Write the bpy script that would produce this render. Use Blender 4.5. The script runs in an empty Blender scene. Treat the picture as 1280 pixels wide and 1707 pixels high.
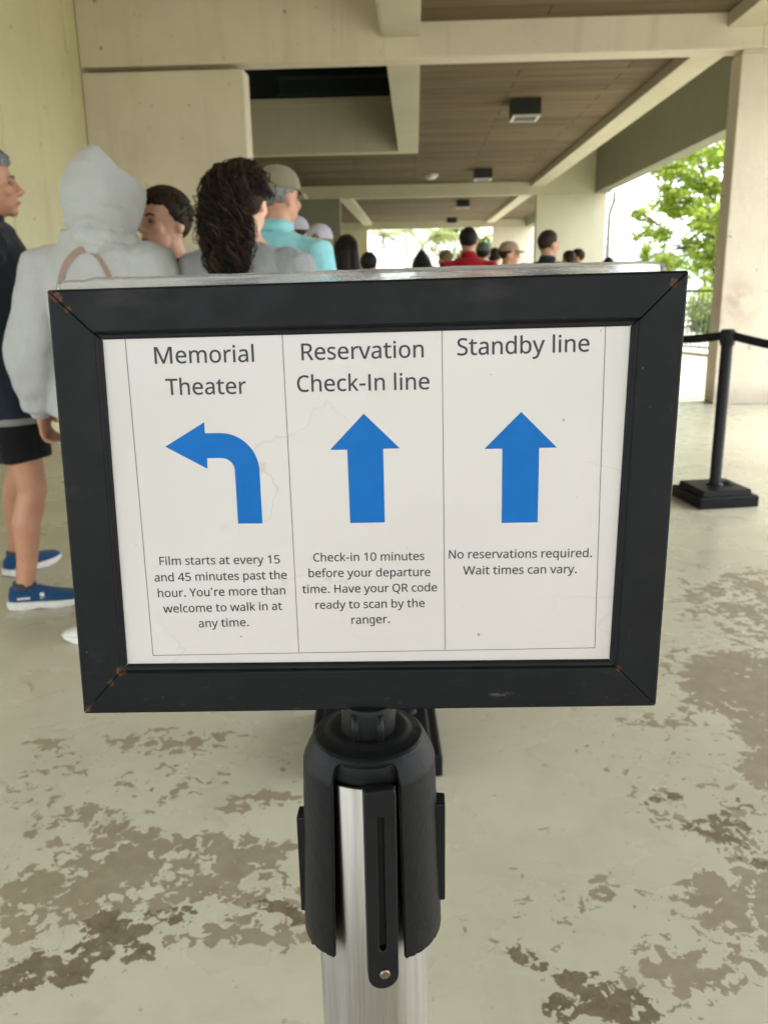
import bpy, bmesh, math, random
from mathutils import Vector, Matrix, noise
from mathutils.bvhtree import BVHTree
from mathutils.geometry import delaunay_2d_cdt

random.seed(7)
scene = bpy.context.scene
COL = scene.collection
R_ = math.radians

# ------------------------------------------------------------------ camera
cam_d = bpy.data.cameras.new("camera")
cam = bpy.data.objects.new("camera", cam_d)
COL.objects.link(cam)
CX = Vector((0.9991851679595545, 0.0362210401924444, -0.017805515353805132))
CD = Vector((-0.007583262929942408, -0.26482364291645666, -0.9642670440680801))   # image down
CF = Vector((-0.039642076799439055, 0.9636163522895584, -0.2643331824557655))     # view direction
m = Matrix((CX, -CD, -CF)).transposed().to_4x4()
m.translation = (0, 0, 1.29)
cam.matrix_world = m
cam_d.sensor_fit = 'HORIZONTAL'
cam_d.sensor_width = 36
cam_d.lens = 1410 / 1280 * 36
cam_d.clip_start = 0.02
cam_d.clip_end = 3000
cam_d.dof.use_dof = True
cam_d.dof.focus_distance = 0.5
cam_d.dof.aperture_fstop = 22
scene.camera = cam

# ------------------------------------------------------------------ light: overcast day, the pavilion lit through its open sides
SUN_EL, SUN_ROT = 55, 75
world = bpy.data.worlds.new("World")
scene.world = world
world.use_nodes = True
wn = world.node_tree
bg = wn.nodes["Background"]
sky = wn.nodes.new("ShaderNodeTexSky")
sky.sky_type = 'NISHITA'
sky.sun_disc = False
sky.sun_elevation = R_(SUN_EL)
sky.sun_rotation = R_(SUN_ROT)
sky.air_density = 1.0
sky.dust_density = 3.0
sky.ozone_density = 1.0
hs = wn.nodes.new("ShaderNodeHueSaturation")       # cloud cover takes the blue out
hs.inputs['Saturation'].default_value = 0.35
wn.links.new(sky.outputs[0], hs.inputs['Color'])
cl_ = wn.nodes.new("ShaderNodeMix"); cl_.data_type = 'RGBA'; cl_.inputs[0].default_value = .5
cl_.inputs[7].default_value = (8.2, 8.7, 9.4, 1)           # even white cloud layer
wn.links.new(hs.outputs[0], cl_.inputs[6])
wn.links.new(cl_.outputs[2], bg.inputs[0])
bg.inputs[1].default_value = 0.15
sun_d = bpy.data.lights.new("sun", 'SUN')
sun_d.energy = 1.5
sun_d.angle = R_(25)
sun_d.color = (1, .97, .92)
sun = bpy.data.objects.new("sun", sun_d)
COL.objects.link(sun)
az = R_(SUN_ROT)
sdir = Vector((math.sin(az) * math.cos(R_(SUN_EL)), math.cos(az) * math.cos(R_(SUN_EL)), math.sin(R_(SUN_EL))))
sun.rotation_euler = sdir.to_track_quat('Z', 'Y').to_euler()
scene.view_settings.view_transform = 'Standard'
scene.view_settings.look = 'None'
scene.view_settings.gamma = 1
scene.view_settings.use_curve_mapping = False
scene.view_settings.exposure = 2.42
scene.render.engine = 'CYCLES'
scene.cycles.use_denoising = True
scene.cycles.max_bounces = 8
scene.cycles.diffuse_bounces = 5

# ------------------------------------------------------------------ materials
def srgb(r, g, b):
    f = lambda c: (c / 255 / 12.92) if c / 255 <= 0.04045 else ((c / 255 + 0.055) / 1.055) ** 2.4
    return (f(r), f(g), f(b), 1)

class NT:
    """small wrapper for wiring shader nodes"""
    def __init__(s, name):
        s.m = bpy.data.materials.new(name); s.m.use_nodes = True
        s.t = s.m.node_tree; s.b = s.t.nodes["Principled BSDF"]
    def n(s, typ, **kw):
        nd = s.t.nodes.new(typ)
        for k, v in kw.items(): setattr(nd, k, v)
        return nd
    def l(s, a, b): s.t.links.new(a, b)
    def val(s, sock, v):
        if hasattr(v, 'is_output'): s.l(v, sock)
        else: sock.default_value = v
    def math(s, op, a, b=None, clamp=False):
        nd = s.n("ShaderNodeMath", operation=op); nd.use_clamp = clamp
        s.val(nd.inputs[0], a)
        if b is not None: s.val(nd.inputs[1], b)
        return nd.outputs[0]
    def coords(s, kind='Object', scale=None, loc=None):
        tc = s.n("ShaderNodeTexCoord")
        o = tc.outputs[kind]
        if scale or loc:
            mp = s.n("ShaderNodeMapping")
            if scale: mp.inputs['Scale'].default_value = scale
            if loc: mp.inputs['Location'].default_value = loc
            s.l(o, mp.inputs[0]); o = mp.outputs[0]
        return o
    def noise(s, vec, scale, detail=4, rough=.55, dist=0):
        nd = s.n("ShaderNodeTexNoise"); s.l(vec, nd.inputs['Vector'])
        nd.inputs['Scale'].default_value = scale; nd.inputs['Detail'].default_value = detail
        nd.inputs['Roughness'].default_value = rough; nd.inputs['Distortion'].default_value = dist
        return nd.outputs['Fac']
    def ramp(s, fac, stops):
        nd = s.n("ShaderNodeValToRGB"); s.l(fac, nd.inputs[0])
        el = nd.color_ramp.elements
        while len(el) < len(stops): el.new(.5)
        for e, (p, c) in zip(el, stops): e.position = p; e.color = c if len(c) == 4 else (*c, 1)
        return nd.outputs[0]
    def step(s, fac, a, b):
        nd = s.n("ShaderNodeMapRange"); nd.interpolation_type = 'SMOOTHSTEP'
        s.l(fac, nd.inputs[0]); nd.inputs[1].default_value = a; nd.inputs[2].default_value = b
        return nd.outputs[0]
    def mix(s, fac, a, b, mode='MIX'):
        nd = s.n("ShaderNodeMix", data_type='RGBA', blend_type=mode)
        s.val(nd.inputs[0], fac); s.val(nd.inputs[6], a); s.val(nd.inputs[7], b)
        return nd.outputs[2]
    def bump(s, h, strength, dist=.01):
        nd = s.n("ShaderNodeBump"); s.l(h, nd.inputs['Height'])
        nd.inputs['Strength'].default_value = strength; nd.inputs['Distance'].default_value = dist
        s.l(nd.outputs[0], s.b.inputs['Normal'])
    def col(s, v): s.val(s.b.inputs['Base Color'], v)
    def rough(s, v): s.val(s.b.inputs['Roughness'], v)

def mul(c, k): return (min(1, c[0] * k), min(1, c[1] * k), min(1, c[2] * k), 1)

MC = {}
def simple(name, c, rough=.6, var=.12, scale=8, bump=0, bscale=80, metal=0, spec=.5, bdist=.002):
    """one base colour with gentle mottling and optional fine bump"""
    if name in MC: return MC[name]
    t = NT(name); v = t.coords()
    t.col(t.ramp(t.noise(v, scale), [(.25, mul(c, 1 - var)), (.75, mul(c, 1 + var))]))
    t.rough(rough); t.b.inputs['Metallic'].default_value = metal
    t.b.inputs['Specular IOR Level'].default_value = spec
    if bump: t.bump(t.noise(v, bscale, 3), bump, bdist)
    MC[name] = t.m
    return t.m

def stucco(t, v, c, streak):
    base = t.ramp(t.noise(v, .9, 6, .62), [(.25, mul(c, .86)), (.5, c), (.75, mul(c, 1.06))])
    base = t.mix(t.math('MULTIPLY', t.step(t.noise(v, 5, 6, .7), .5, .72), .22), base, mul(c, .82))
    st = t.noise(t.coords(scale=(3.5, 3.5, .16)), 1.6, 6, .65)
    base = t.mix(t.math('MULTIPLY', t.step(st, .52, .74), streak * 4), base, (c[0] * .66, c[1] * .64, c[2] * .58, 1))
    sp = t.step(t.noise(v, 10, 2, .5), .715, .745)
    base = t.mix(t.math('MULTIPLY', sp, .5), base, mul(c, .45))
    pin = t.step(t.noise(v, 46, 2, .5), .74, .78)
    base = t.mix(t.math('MULTIPLY', pin, .4), base, mul(c, .5))
    t.rough(.85); t.b.inputs['Specular IOR Level'].default_value = .25
    h = t.math('ADD', t.noise(v, 60, 6, .75), t.math('MULTIPLY', t.noise(v, 13, 4), .9))
    t.bump(t.math('SUBTRACT', h, t.math('MULTIPLY', t.math('MAXIMUM', sp, pin), .8)), .75, .007)
    return base

def wall_mat(name, c, streak=.08):
    t = NT(name)
    t.col(stucco(t, t.coords(), c, streak))
    return t.m

CREAM = (.70, .62, .495, 1)
M_wall = wall_mat("cream_stucco", CREAM)
M_side = wall_mat("cream_bounce_tint", (.66, .61, .385, 1), .05)  # yellow of bounced light put into the cream colour
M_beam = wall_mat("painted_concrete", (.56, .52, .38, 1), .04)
M_fascia = wall_mat("shaded_cream_paint", (.25, .245, .175, 1), .03)  # cream darkened in its colour for the shade on fascia and far pier

def pier_mat():
    t = NT("cream_stucco_scuffed"); v = t.coords()
    c = CREAM
    base = stucco(t, v, c, .05)
    d = t.n("ShaderNodeVectorMath", operation='DISTANCE'); t.l(v, d.inputs[0]); d.inputs[1].default_value = (3.16, 8.79, 1.0)
    k = t.math('MULTIPLY', t.step(d.outputs['Value'], .38, .05), t.step(t.noise(v, 7, 4), .35, .7))
    base = t.mix(t.math('MULTIPLY', k, .45), base, (.36, .2, .15, 1))
    # grime rising from the floor, an irregular tide line
    sx = t.n("ShaderNodeSeparateXYZ"); t.l(v, sx.inputs[0])
    low = t.step(t.math('ADD', sx.outputs['Z'], t.math('MULTIPLY', t.noise(v, 3, 4), -.25)), .12, -.06)
    base = t.mix(t.math('MULTIPLY', low, .5), base, mul(c, .5))
    t.col(base)
    return t.m
M_pier = pier_mat()

def soffit_mat():
    t = NT("brown_board_soffit")
    v = t.coords()
    g = t.noise(t.coords(scale=(.35, 9, 1)), 2.2, 6, .65)
    c = t.ramp(g, [(.2, (.085, .060, .033, 1)), (.5, (.145, .108, .063, 1)), (.8, (.21, .165, .105, 1))])
    br = t.n("ShaderNodeTexBrick"); t.l(t.coords(scale=(1, 1, 1)), br.inputs[0])
    br.inputs['Scale'].default_value = 1; br.inputs['Brick Width'].default_value = 2.44; br.inputs['Row Height'].default_value = .3
    br.inputs['Mortar Size'].default_value = .009; br.inputs['Color1'].default_value = (.78, .78, .78, 1)
    br.inputs['Color2'].default_value = (1.18, 1.16, 1.12, 1); br.inputs['Mortar'].default_value = (.35, .34, .32, 1)
    t.col(t.mix(1, c, br.outputs[0], 'MULTIPLY')); t.rough(.8); t.b.inputs['Specular IOR Level'].default_value = .15
    t.bump(g, .3, .01)
    return t.m
M_soffit = soffit_mat()

def floor_mat():
    t = NT("worn_painted_concrete")
    v = t.coords()
    # paint
    paint = t.ramp(t.noise(v, 2.2, 6, .6), [(.3, (.445, .43, .325, 1)), (.7, (.525, .512, .395, 1))])
    paint = t.mix(t.step(t.noise(v, .55, 4, .6), .45, .7), paint, (.39, .365, .265, 1))
    mid = t.noise(v, 7, 6, .68)
    paint = t.mix(t.math('MULTIPLY', t.step(mid, .46, .70), .30), paint, (.36, .325, .22, 1))
    paint = t.mix(t.math('MULTIPLY', t.step(t.noise(v, 3.1, 5, .6), .52, .70), .35), paint, (.56, .54, .42, 1))
    spk = t.step(t.noise(v, 34, 2, .5), .70, .75)
    paint = t.mix(t.math('MULTIPLY', spk, .5), paint, (.2, .17, .11, 1))
    # where feet have worn it: patches on the ground
    wv = t.n("ShaderNodeVectorMath", operation='ADD')
    nz = t.n("ShaderNodeTexNoise"); t.l(v, nz.inputs['Vector']); nz.inputs['Scale'].default_value = 5; nz.inputs['Detail'].default_value = 5
    sc = t.n("ShaderNodeVectorMath", operation='SCALE'); t.l(nz.outputs['Color'], sc.inputs[0]); sc.inputs['Scale'].default_value = .22
    off = t.n("ShaderNodeVectorMath", operation='SUBTRACT'); t.l(sc.outputs[0], off.inputs[0]); off.inputs[1].default_value = (.11, .11, .11)
    t.l(v, wv.inputs[0]); t.l(off.outputs[0], wv.inputs[1])
    def field(blobs):
        acc = None
        for (x, y, rx, ry, k) in blobs:
            s = t.n("ShaderNodeVectorMath", operation='SUBTRACT'); t.l(wv.outputs[0], s.inputs[0]); s.inputs[1].default_value = (x, y, 0)
            q = t.n("ShaderNodeVectorMath", operation='MULTIPLY'); t.l(s.outputs[0], q.inputs[0]); q.inputs[1].default_value = (1 / rx, 1 / ry, 0)
            ln = t.n("ShaderNodeVectorMath", operation='LENGTH'); t.l(q.outputs[0], ln.inputs[0])
            f = t.math('MULTIPLY', t.step(ln.outputs['Value'], 1, .45), k)
            acc = f if acc is None else t.math('MAXIMUM', acc, f)
        return acc
    wear = field(WORN)
    deep = field(DEEP)
    def flakes(s1, s2, k):
        n_ = t.math('ADD', t.math('MULTIPLY', t.noise(v, s1, 5, .6, .3), .5), t.math('MULTIPLY', t.noise(v, s2, 4, .58, .6), .5))
        return t.math('ADD', t.math('MULTIPLY', t.math('SUBTRACT', n_, .5), k), .5)
    n1 = flakes(8, 30, 2.6)
    n2 = flakes(13, 42, 2.4)
    m1 = t.step(t.math('ADD', t.math('MULTIPLY', wear, .50), n1), .885, .91)
    m2 = t.step(t.math('ADD', t.math('MULTIPLY', deep, .52), n2), .90, .925)
    bare = t.ramp(t.noise(v, 16, 5, .7), [(.3, (.235, .198, .132, 1)), (.7, (.305, .262, .180, 1))])
    dark = t.ramp(t.noise(v, 24, 5, .7), [(.3, (.10, .078, .046, 1)), (.7, (.19, .152, .096, 1))])
    rim = t.math('SUBTRACT', t.step(t.math('ADD', t.math('MULTIPLY', wear, .50), n1), .855, .885), m1)      # paint lifting round the bare spots
    c = t.mix(t.math('MULTIPLY', rim, .35), paint, (.58, .56, .44, 1))
    c = t.mix(m1, c, bare)
    c = t.mix(t.math('MULTIPLY', m2, t.math('ADD', t.math('MULTIPLY', t.noise(v, 60, 4, .7), .4), .75, clamp=True)), c, dark)
    # hairline cracks, only here and there
    vo = t.n("ShaderNodeTexVoronoi", feature='DISTANCE_TO_EDGE'); t.l(wv.outputs[0], vo.inputs['Vector']); vo.inputs['Scale'].default_value = 2.3
    cr = t.math('MULTIPLY', t.step(vo.outputs['Distance'], .006, .001), t.step(t.noise(v, 1.7, 3), .56, .66))
    c = t.mix(t.math('MULTIPLY', cr, .28), c, (.12, .10, .065, 1))
    t.col(c)
    r = t.math('ADD', t.math('MULTIPLY', t.noise(v, 3, 5), .38), .10)
    r = t.math('ADD', r, t.math('MULTIPLY', t.math('MAXIMUM', m1, m2), .12))
    t.rough(r)
    h = t.math('ADD', t.math('MULTIPLY', t.math('MAXIMUM', m1, m2), -.5), t.math('MULTIPLY', t.noise(v, 40, 5, .65), .5))
    h = t.math('ADD', h, t.math('MULTIPLY', t.noise(v, 9, 3), .5))
    t.bump(h, .35, .004)
    return t.m
# (x, y, radius x, radius y, strength) of the worn places, metres on the floor
WORN = [(-.62, 1.66, .40, .20, 1), (-.75, 1.52, .30, .16, .95), (-.38, 1.60, .22, .16, .95), (-.30, 1.43, .14, .08, .8), (-.45, 1.41, .12, .07, .75),
        (-.70, 2.16, .26, .16, .72), (-.72, 2.00, .16, .14, .72), (-.42, 1.88, .18, .08, .8), (-1.0, 2.16, .25, .08, .6), (-.93, 1.87, .22, .08, .6), (-1.3, 1.5, .5, .3, .9),
        (1.12, 2.48, .42, .50, 1.25), (1.45, 3.2, .6, .7, .85), (1.15, 2.0, .40, .36, 1.25), (.72, 1.53, .26, .22, 1.0), (.86, 1.70, .22, .16, .85), (.84, 2.75, .3, .3, .62),
        (.39, 1.56, .07, .05, .75), (.55, 1.38, .20, .13, .8), (.42, 1.28, .16, .08, .7), (2.2, 3.3, .9, .8, .6), (.95, 1.45, .3, .25, .9), (-1.9, 2.4, .8, .6, .65), (-.75, 1.75, .9, .75, .42), (1.1, 2.1, .9, 1.1, .52), (.45, 1.45, .5, .4, .36)]
DEEP = [(-.61, 1.40, .15, .12, 1.0), (-.74, 1.30, .14, .09, .95), (-.55, 1.48, .12, .06, .75), (.30, 1.32, .12, .06, 1.0), (.36, 1.26, .13, .07, 1.1), (.24, 1.27, .08, .05, .95),
        (.205, 1.37, .05, .05, .95), (.72, 1.79, .12, .07, .9), (.80, 1.70, .13, .06, .9), (-.31, 1.51, .09, .04, .9), (.62, 1.92, .08, .05, .75), (.78, 1.88, .12, .06, .75), (-.66, 2.04, .05, .05, .6)]
M_floor = floor_mat()

def brushed(name, c, rough, along='Z'):
    t = NT(name)
    g = t.noise(t.coords(scale=(1, 1, 40) if along == 'Z' else (40, 1, 1)), 22, 5, .7)
    t.col(t.mix(.6, t.ramp(g, [(.3, mul(c, .95)), (.7, mul(c, 1.04))]), t.ramp(t.noise(t.coords(scale=(1, 1, .03)), 260, 4, .7), [(.3, mul(c, .7)), (.7, mul(c, 1.2))])))
    t.b.inputs['Metallic'].default_value = 1
    tg = t.n("ShaderNodeTangent"); tg.direction_type = 'RADIAL'; tg.axis = 'Z'; t.l(tg.outputs[0], t.b.inputs['Tangent'])
    t.b.inputs['Anisotropic'].default_value = .85; t.b.inputs['Anisotropic Rotation'].default_value = .25
    t.rough(t.math('ADD', t.math('MULTIPLY', g, .12), rough - .06))
    t.bump(t.noise(t.coords(scale=(1, 1, .06)), 900, 3, .6), .05, .0003)
    return t.m
M_steel = brushed("brushed_steel", (.37, .35, .325, 1), .36)

def frame_mat():
    t = NT("black_powder_coat"); v = t.coords()
    c = t.ramp(t.noise(v, 26, 5, .65), [(.3, (.0045, .0050, .0062, 1)), (.75, (.0085, .0094, .0110, 1))])
    # pale scuffs low on the bottom rail and along edges
    sx = t.n("ShaderNodeSeparateXYZ"); t.l(v, sx.inputs[0])
    sc = t.step(t.noise(t.coords(scale=(60, 60, 240)), 1, 5, .7), .60, .78)
    low = t.step(sx.outputs['Z'], 1.085, 1.062)
    c = t.mix(t.math('MULTIPLY', t.math('MULTIPLY', sc, low), .6), c, (.13, .125, .115, 1))
    dot = t.step(t.noise(v, 420, 1, .5), .80, .83)
    c = t.mix(t.math('MULTIPLY', dot, .25), c, (.3, .3, .28, 1))
    sm = t.step(t.noise(t.coords(scale=(14, 14, 26)), 1, 4, .6), .60, .75)
    c = t.mix(t.math('MULTIPLY', sm, .22), c, (.075, .072, .068, 1))
    scr = t.step(t.noise(t.coords(scale=(160, 160, 12)), 1, 5, .75), .66, .74)
    c = t.mix(t.math('MULTIPLY', t.math('MULTIPLY', scr, t.step(t.noise(v, 22, 3), .5, .65)), .25), c, (.12, .115, .105, 1))
    acc = None
    for p, r in RUST:
        d = t.n("ShaderNodeVectorMath", operation='DISTANCE'); t.l(v, d.inputs[0]); d.inputs[1].default_value = p
        f = t.step(d.outputs['Value'], r, r * .15)
        acc = f if acc is None else t.math('MAXIMUM', acc, f)
    ru = t.step(t.math('ADD', t.math('MULTIPLY', acc, .5), t.noise(v, 420, 5, .7)), .84, .90)
    c = t.mix(ru, c, t.ramp(t.noise(v, 500, 4), [(.35, (.045, .020, .011, 1)), (.7, (.115, .056, .030, 1))]))
    t.col(c)
    t.rough(t.math('ADD', .28, t.math('MULTIPLY', t.noise(v, 60, 3), .3)))
    t.b.inputs['Specular IOR Level'].default_value = .16
    t.bump(t.noise(v, 900, 2), .12, .0006)
    return t.m

M_black = simple("black_plastic", (.008, .0088, .010, 1), .42, .25, 40, .15, 400, 0, .18, .0006)
M_rubber = simple("black_rubber", (.0052, .0060, .0068, 1), .46, .3, 14, .45, 150, 0, .15, .001)
M_blackpole = simple("black_painted_pole", (.0075, .008, .0085, 1), .45, .2, 20, 0, 80, 0, .2)
M_webbing = simple("black_webbing", (.010, .011, .012, 1), .8, .2, 60, .4, 300, 0, .2, .001)
M_hole = simple("dark_slot", (.003, .003, .003, 1), .8, .1)
M_screw = simple("steel_screw", (.30, .25, .2, 1), .35, .2, 200, 0, 80, 1)
M_ink = simple("printed_ink", (.022, .023, .034, 1), .5, .1)
M_line = simple("thin_ink", (.12, .12, .125, 1), .5, .1)
M_blue = simple("blue_ink", (.004, .125, .43, 1), .45, .06, 60, 0, 80, 0, .15)

def paper_mat():
    t = NT("laminated_paper"); v = t.coords()
    c = t.ramp(t.noise(v, 7, 4, .5), [(.3, (.55, .518, .515, 1)), (.75, (.60, .567, .563, 1))])
    # a few faint tide marks where water got behind the film
    n = t.noise(t.coords(scale=(1, 1, 1.8)), 4.2, 5, .5, .3)
    for lv, k in ((.47, .34), (.585, .26)):
        bd = t.step(t.math('ABSOLUTE', t.math('SUBTRACT', n, lv)), .0035, 0)
        c = t.mix(t.math('MULTIPLY', t.math('MULTIPLY', bd, t.step(t.noise(v, 6, 2), .42, .6)), k), c, (.33, .28, .21, 1))
    c = t.mix(t.math('MULTIPLY', t.step(n, .47, .475), .10), c, (.52, .47, .40, 1))
    sp = t.step(t.noise(v, 230, 1, .5), .80, .82)
    c = t.mix(t.math('MULTIPLY', sp, .7), c, (.10, .09, .08, 1))
    t.col(c); t.rough(.42); t.b.inputs['Specular IOR Level'].default_value = .45
    t.b.inputs['Coat Weight'].default_value = .3; t.b.inputs['Coat Roughness'].default_value = .14
    t.bump(t.noise(v, 26, 3), .10, .002)
    return t.m
M_paper = paper_mat()

def plastic_mat():
    t = NT("cloudy_clear_plastic"); v = t.coords(scale=(25, 25, 180))
    n = t.noise(v, 1, 5, .7)
    t.col(t.ramp(n, [(.3, (.72, .72, .70, 1)), (.7, (.93, .93, .91, 1))]))
    t.rough(.10); t.b.inputs['Transmission Weight'].default_value = .86; t.b.inputs['IOR'].default_value = 1.22
    t.bump(n, .5, .0015)
    return t.m
M_plastic = plastic_mat()

def cloth(name, c, bump=.35, scale=26, var=.1, weave=700):
    t = NT(name); v = t.coords()
    n = t.noise(v, scale, 4, .6)
    f = t.noise(v, weave, 2)
    t.col(t.mix(.22, t.ramp(n, [(.25, mul(c, 1 - var)), (.75, mul(c, 1 + var))]), t.ramp(f, [(.3, mul(c, .7)), (.7, mul(c, 1.25))])))
    t.rough(.9); t.b.inputs['Specular IOR Level'].default_value = .15
    t.b.inputs['Sheen Weight'].default_value = .15
    t.bump(t.noise(t.coords(scale=(1, 1, .55)), 11, 4, .55, .6), bump, .03)
    return t.m

def skin(name, c):
    t = NT(name); v = t.coords()
    n = t.noise(v, 14, 4)
    t.col(t.ramp(n, [(.25, (c[0] * .88, c[1] * .80, c[2] * .78, 1)), (.75, mul(c, 1.06))]))
    t.rough(.5); t.b.inputs['Subsurface Weight'].default_value = .08
    t.b.inputs['Subsurface Radius'].default_value = (.02, .008, .004)
    t.bump(t.noise(v, 220, 3), .12, .001)
    return t.m

def hair_m(name, c, c2=None, island=False):
    t = NT(name)
    n = t.noise(t.coords(scale=(90, 90, 9)), 1.4, 4, .6)
    hc = t.ramp(n, [(.3, mul(c, .6)), (.72, c2 or mul(c, 1.5))])
    if island:
        g = t.n("ShaderNodeNewGeometry")
        hc = t.mix(t.step(g.outputs['Random Per Island'], .62, .98), mul(c, .8), c2)
    t.col(hc)
    t.rough(.6); t.b.inputs['Specular IOR Level'].default_value = .22; t.bump(n, .7, .004)
    return t.m

def leaf_m(name, a, b, trans=.35):
    t = NT(name)
    oi = t.n("ShaderNodeNewGeometry")
    c = t.ramp(oi.outputs['Random Per Island'], [(.1, a), (.9, b)])
    t.col(c); t.rough(.5)
    tr = t.n("ShaderNodeBsdfTranslucent"); t.l(c, tr.inputs[0])
    mx = t.n("ShaderNodeMixShader"); mx.inputs[0].default_value = trans
    t.l(t.b.outputs[0], mx.inputs[1]); t.l(tr.outputs[0], mx.inputs[2])
    t.l(mx.outputs[0], t.t.nodes["Material Output"].inputs[0])
    return t.m
M_leaf = leaf_m("bright_leaf", (.40, .51, .08, 1), (.56, .66, .18, 1), .62)
M_palm = leaf_m("palm_leaf", (.12, .17, .03, 1), (.30, .30, .07, 1), .45)
M_bush = leaf_m("bush_leaf", (.06, .11, .02, 1), (.16, .22, .05, 1), .35)
M_bark = simple("grey_brown_bark", (.19, .145, .10, 1), .9, .3, 6, .6, 20, 0, .2, .02)

# ------------------------------------------------------------------ mesh helpers
def link(name, me, mat=None, parent=None):
    o = bpy.data.objects.new(name, me); COL.objects.link(o)
    if mat is not None:
        for mm in (mat if isinstance(mat, (list, tuple)) else [mat]): me.materials.append(mm)
    if parent is not None: o.parent = parent
    return o

def tag(o, label=None, cat=None, group=None, kind=None):
    if label: o['label'] = label
    if cat: o['category'] = cat
    if group: o['group'] = group
    if kind: o['kind'] = kind
    return o

def empty(name, loc=(0, 0, 0), rz=0):
    o = bpy.data.objects.new(name, None); COL.objects.link(o)
    o.location = loc; o.rotation_euler = (0, 0, rz); o.empty_display_size = .1
    return o

class MB:
    def __init__(s): s.v = []; s.f = []; s.mi = []
    def add(s, vs, fs, mi=0):
        o = len(s.v); s.v += [Vector(p) for p in vs]; s.f += [[i + o for i in f] for f in fs]; s.mi += [mi] * len(fs)
        return s
    def box(s, x0, x1, y0, y1, z0, z1, M=None, mi=0):
        vs = [Vector((x, y, z)) for z in (z0, z1) for y in (y0, y1) for x in (x0, x1)]
        if M: vs = [M @ p for p in vs]
        return s.add(vs, [(0, 2, 3, 1), (4, 5, 7, 6), (0, 1, 5, 4), (2, 6, 7, 3), (0, 4, 6, 2), (1, 3, 7, 5)], mi)
    def rings(s, rs, caps=True, mi=0, close=True):
        n = len(rs[0]); vs = [p for r in rs for p in r]; fs = []
        for i in range(len(rs) - 1):
            for j in range(n if close else n - 1):
                k = (j + 1) % n
                fs.append((i * n + j, i * n + k, (i + 1) * n + k, (i + 1) * n + j))
        if caps: fs.append(tuple(reversed(range(n)))); fs.append(tuple((len(rs) - 1) * n + j for j in range(n)))
        return s.add(vs, fs, mi)
    def tube(s, pts, rad, n=12, ref=(1, 0, 0), caps=True, M=None, mi=0):
        pts = [Vector(p) for p in pts]; rs = []
        if not isinstance(rad, (list, tuple)): rad = [rad] * len(pts)
        ref = Vector(ref)
        for i, p in enumerate(pts):
            a = pts[max(0, i - 1)]; b = pts[min(len(pts) - 1, i + 1)]
            t = (b - a).normalized()
            x = ref - t * ref.dot(t)
            if x.length < 1e-4: x = Vector((0, 1, 0)) - t * t.y
            x.normalize(); ref = x; y = t.cross(x)
            r = rad[i]; ra, rb = r if isinstance(r, (list, tuple)) else (r, r)
            q = [p + x * (ra * math.cos(2 * math.pi * k / n)) + y * (rb * math.sin(2 * math.pi * k / n)) for k in range(n)]
            rs.append([M @ c for c in q] if M else q)
        return s.rings(rs, caps, mi)
    def ell(s, c, r, M=None, n=18, k=12, mi=0):
        c = Vector(c); rs = []
        for i in range(k + 1):
            th = math.pi * (i + (.02 if i == 0 else -.02 if i == k else 0)) / k
            q = [c + Vector((r[0] * math.sin(th) * math.cos(2 * math.pi * j / n), r[1] * math.sin(th) * math.sin(2 * math.pi * j / n), -r[2] * math.cos(th))) for j in range(n)]
            rs.append([M @ p for p in q] if M else q)
        return s.rings(rs, True, mi)
    def loftz(s, rows, n=24, M=None, sq=2.0):
        """rows (z, cx, cy, rx, ry): stacked (super)ellipses"""
        rs = []
        for (z, cx, cy, rx, ry) in rows:
            q = []
            for k in range(n):
                a = 2 * math.pi * k / n; c, d = math.cos(a), math.sin(a)
                q.append(Vector((cx + rx * math.copysign(abs(c) ** (2 / sq), c), cy + ry * math.copysign(abs(d) ** (2 / sq), d), z)))
            rs.append([M @ p for p in q] if M else q)
        return s.rings(rs)
    def lathe(s, prof, n=48, c=(0, 0, 0), mi=0):
        c = Vector(c)
        return s.rings([[c + Vector((r * math.cos(2 * math.pi * k / n), r * math.sin(2 * math.pi * k / n), z)) for k in range(n)] for r, z in prof], True, mi)
    def mesh(s, name):
        me = bpy.data.meshes.new(name); me.from_pydata(s.v, [], s.f)
        if any(s.mi): me.polygons.foreach_set('material_index', s.mi)
        bm = bmesh.new(); bm.from_mesh(me); bmesh.ops.recalc_face_normals(bm, faces=bm.faces); bm.to_mesh(me); bm.free()
        return me
    def build(s, name, mat, parent=None, smooth=False, bevel=0, seg=2):
        me = s.mesh(name)
        if smooth: me.polygons.foreach_set('use_smooth', [True] * len(me.polygons))
        o = link(name, me, mat, parent)
        if bevel:
            b = o.modifiers.new('bevel', 'BEVEL'); b.width = bevel; b.segments = seg; b.limit_method = 'ANGLE'; b.angle_limit = R_(35)
        return o

def baked(o):
    """mesh of o with its modifiers applied; o is removed"""
    dg = bpy.context.evaluated_depsgraph_get(); dg.update()
    me = bpy.data.meshes.new_from_object(o.evaluated_get(dg), depsgraph=dg)
    old = o.data; bpy.data.objects.remove(o)
    if isinstance(old, bpy.types.Mesh): bpy.data.meshes.remove(old)
    else: bpy.data.curves.remove(old)
    return me

def blend(mb, voxel, smooth=4, name='m', sub=False):
    """melts overlapping closed pieces into one continuous surface"""
    o = link(name, mb.mesh(name))
    r = o.modifiers.new('r', 'REMESH'); r.mode = 'VOXEL'; r.voxel_size = voxel; r.use_smooth_shade = True
    if smooth:
        q = o.modifiers.new('s', 'SMOOTH'); q.iterations = smooth; q.factor = .5
    me = baked(o); me.name = name
    me.polygons.foreach_set('use_smooth', [True] * len(me.polygons))
    return me

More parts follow.
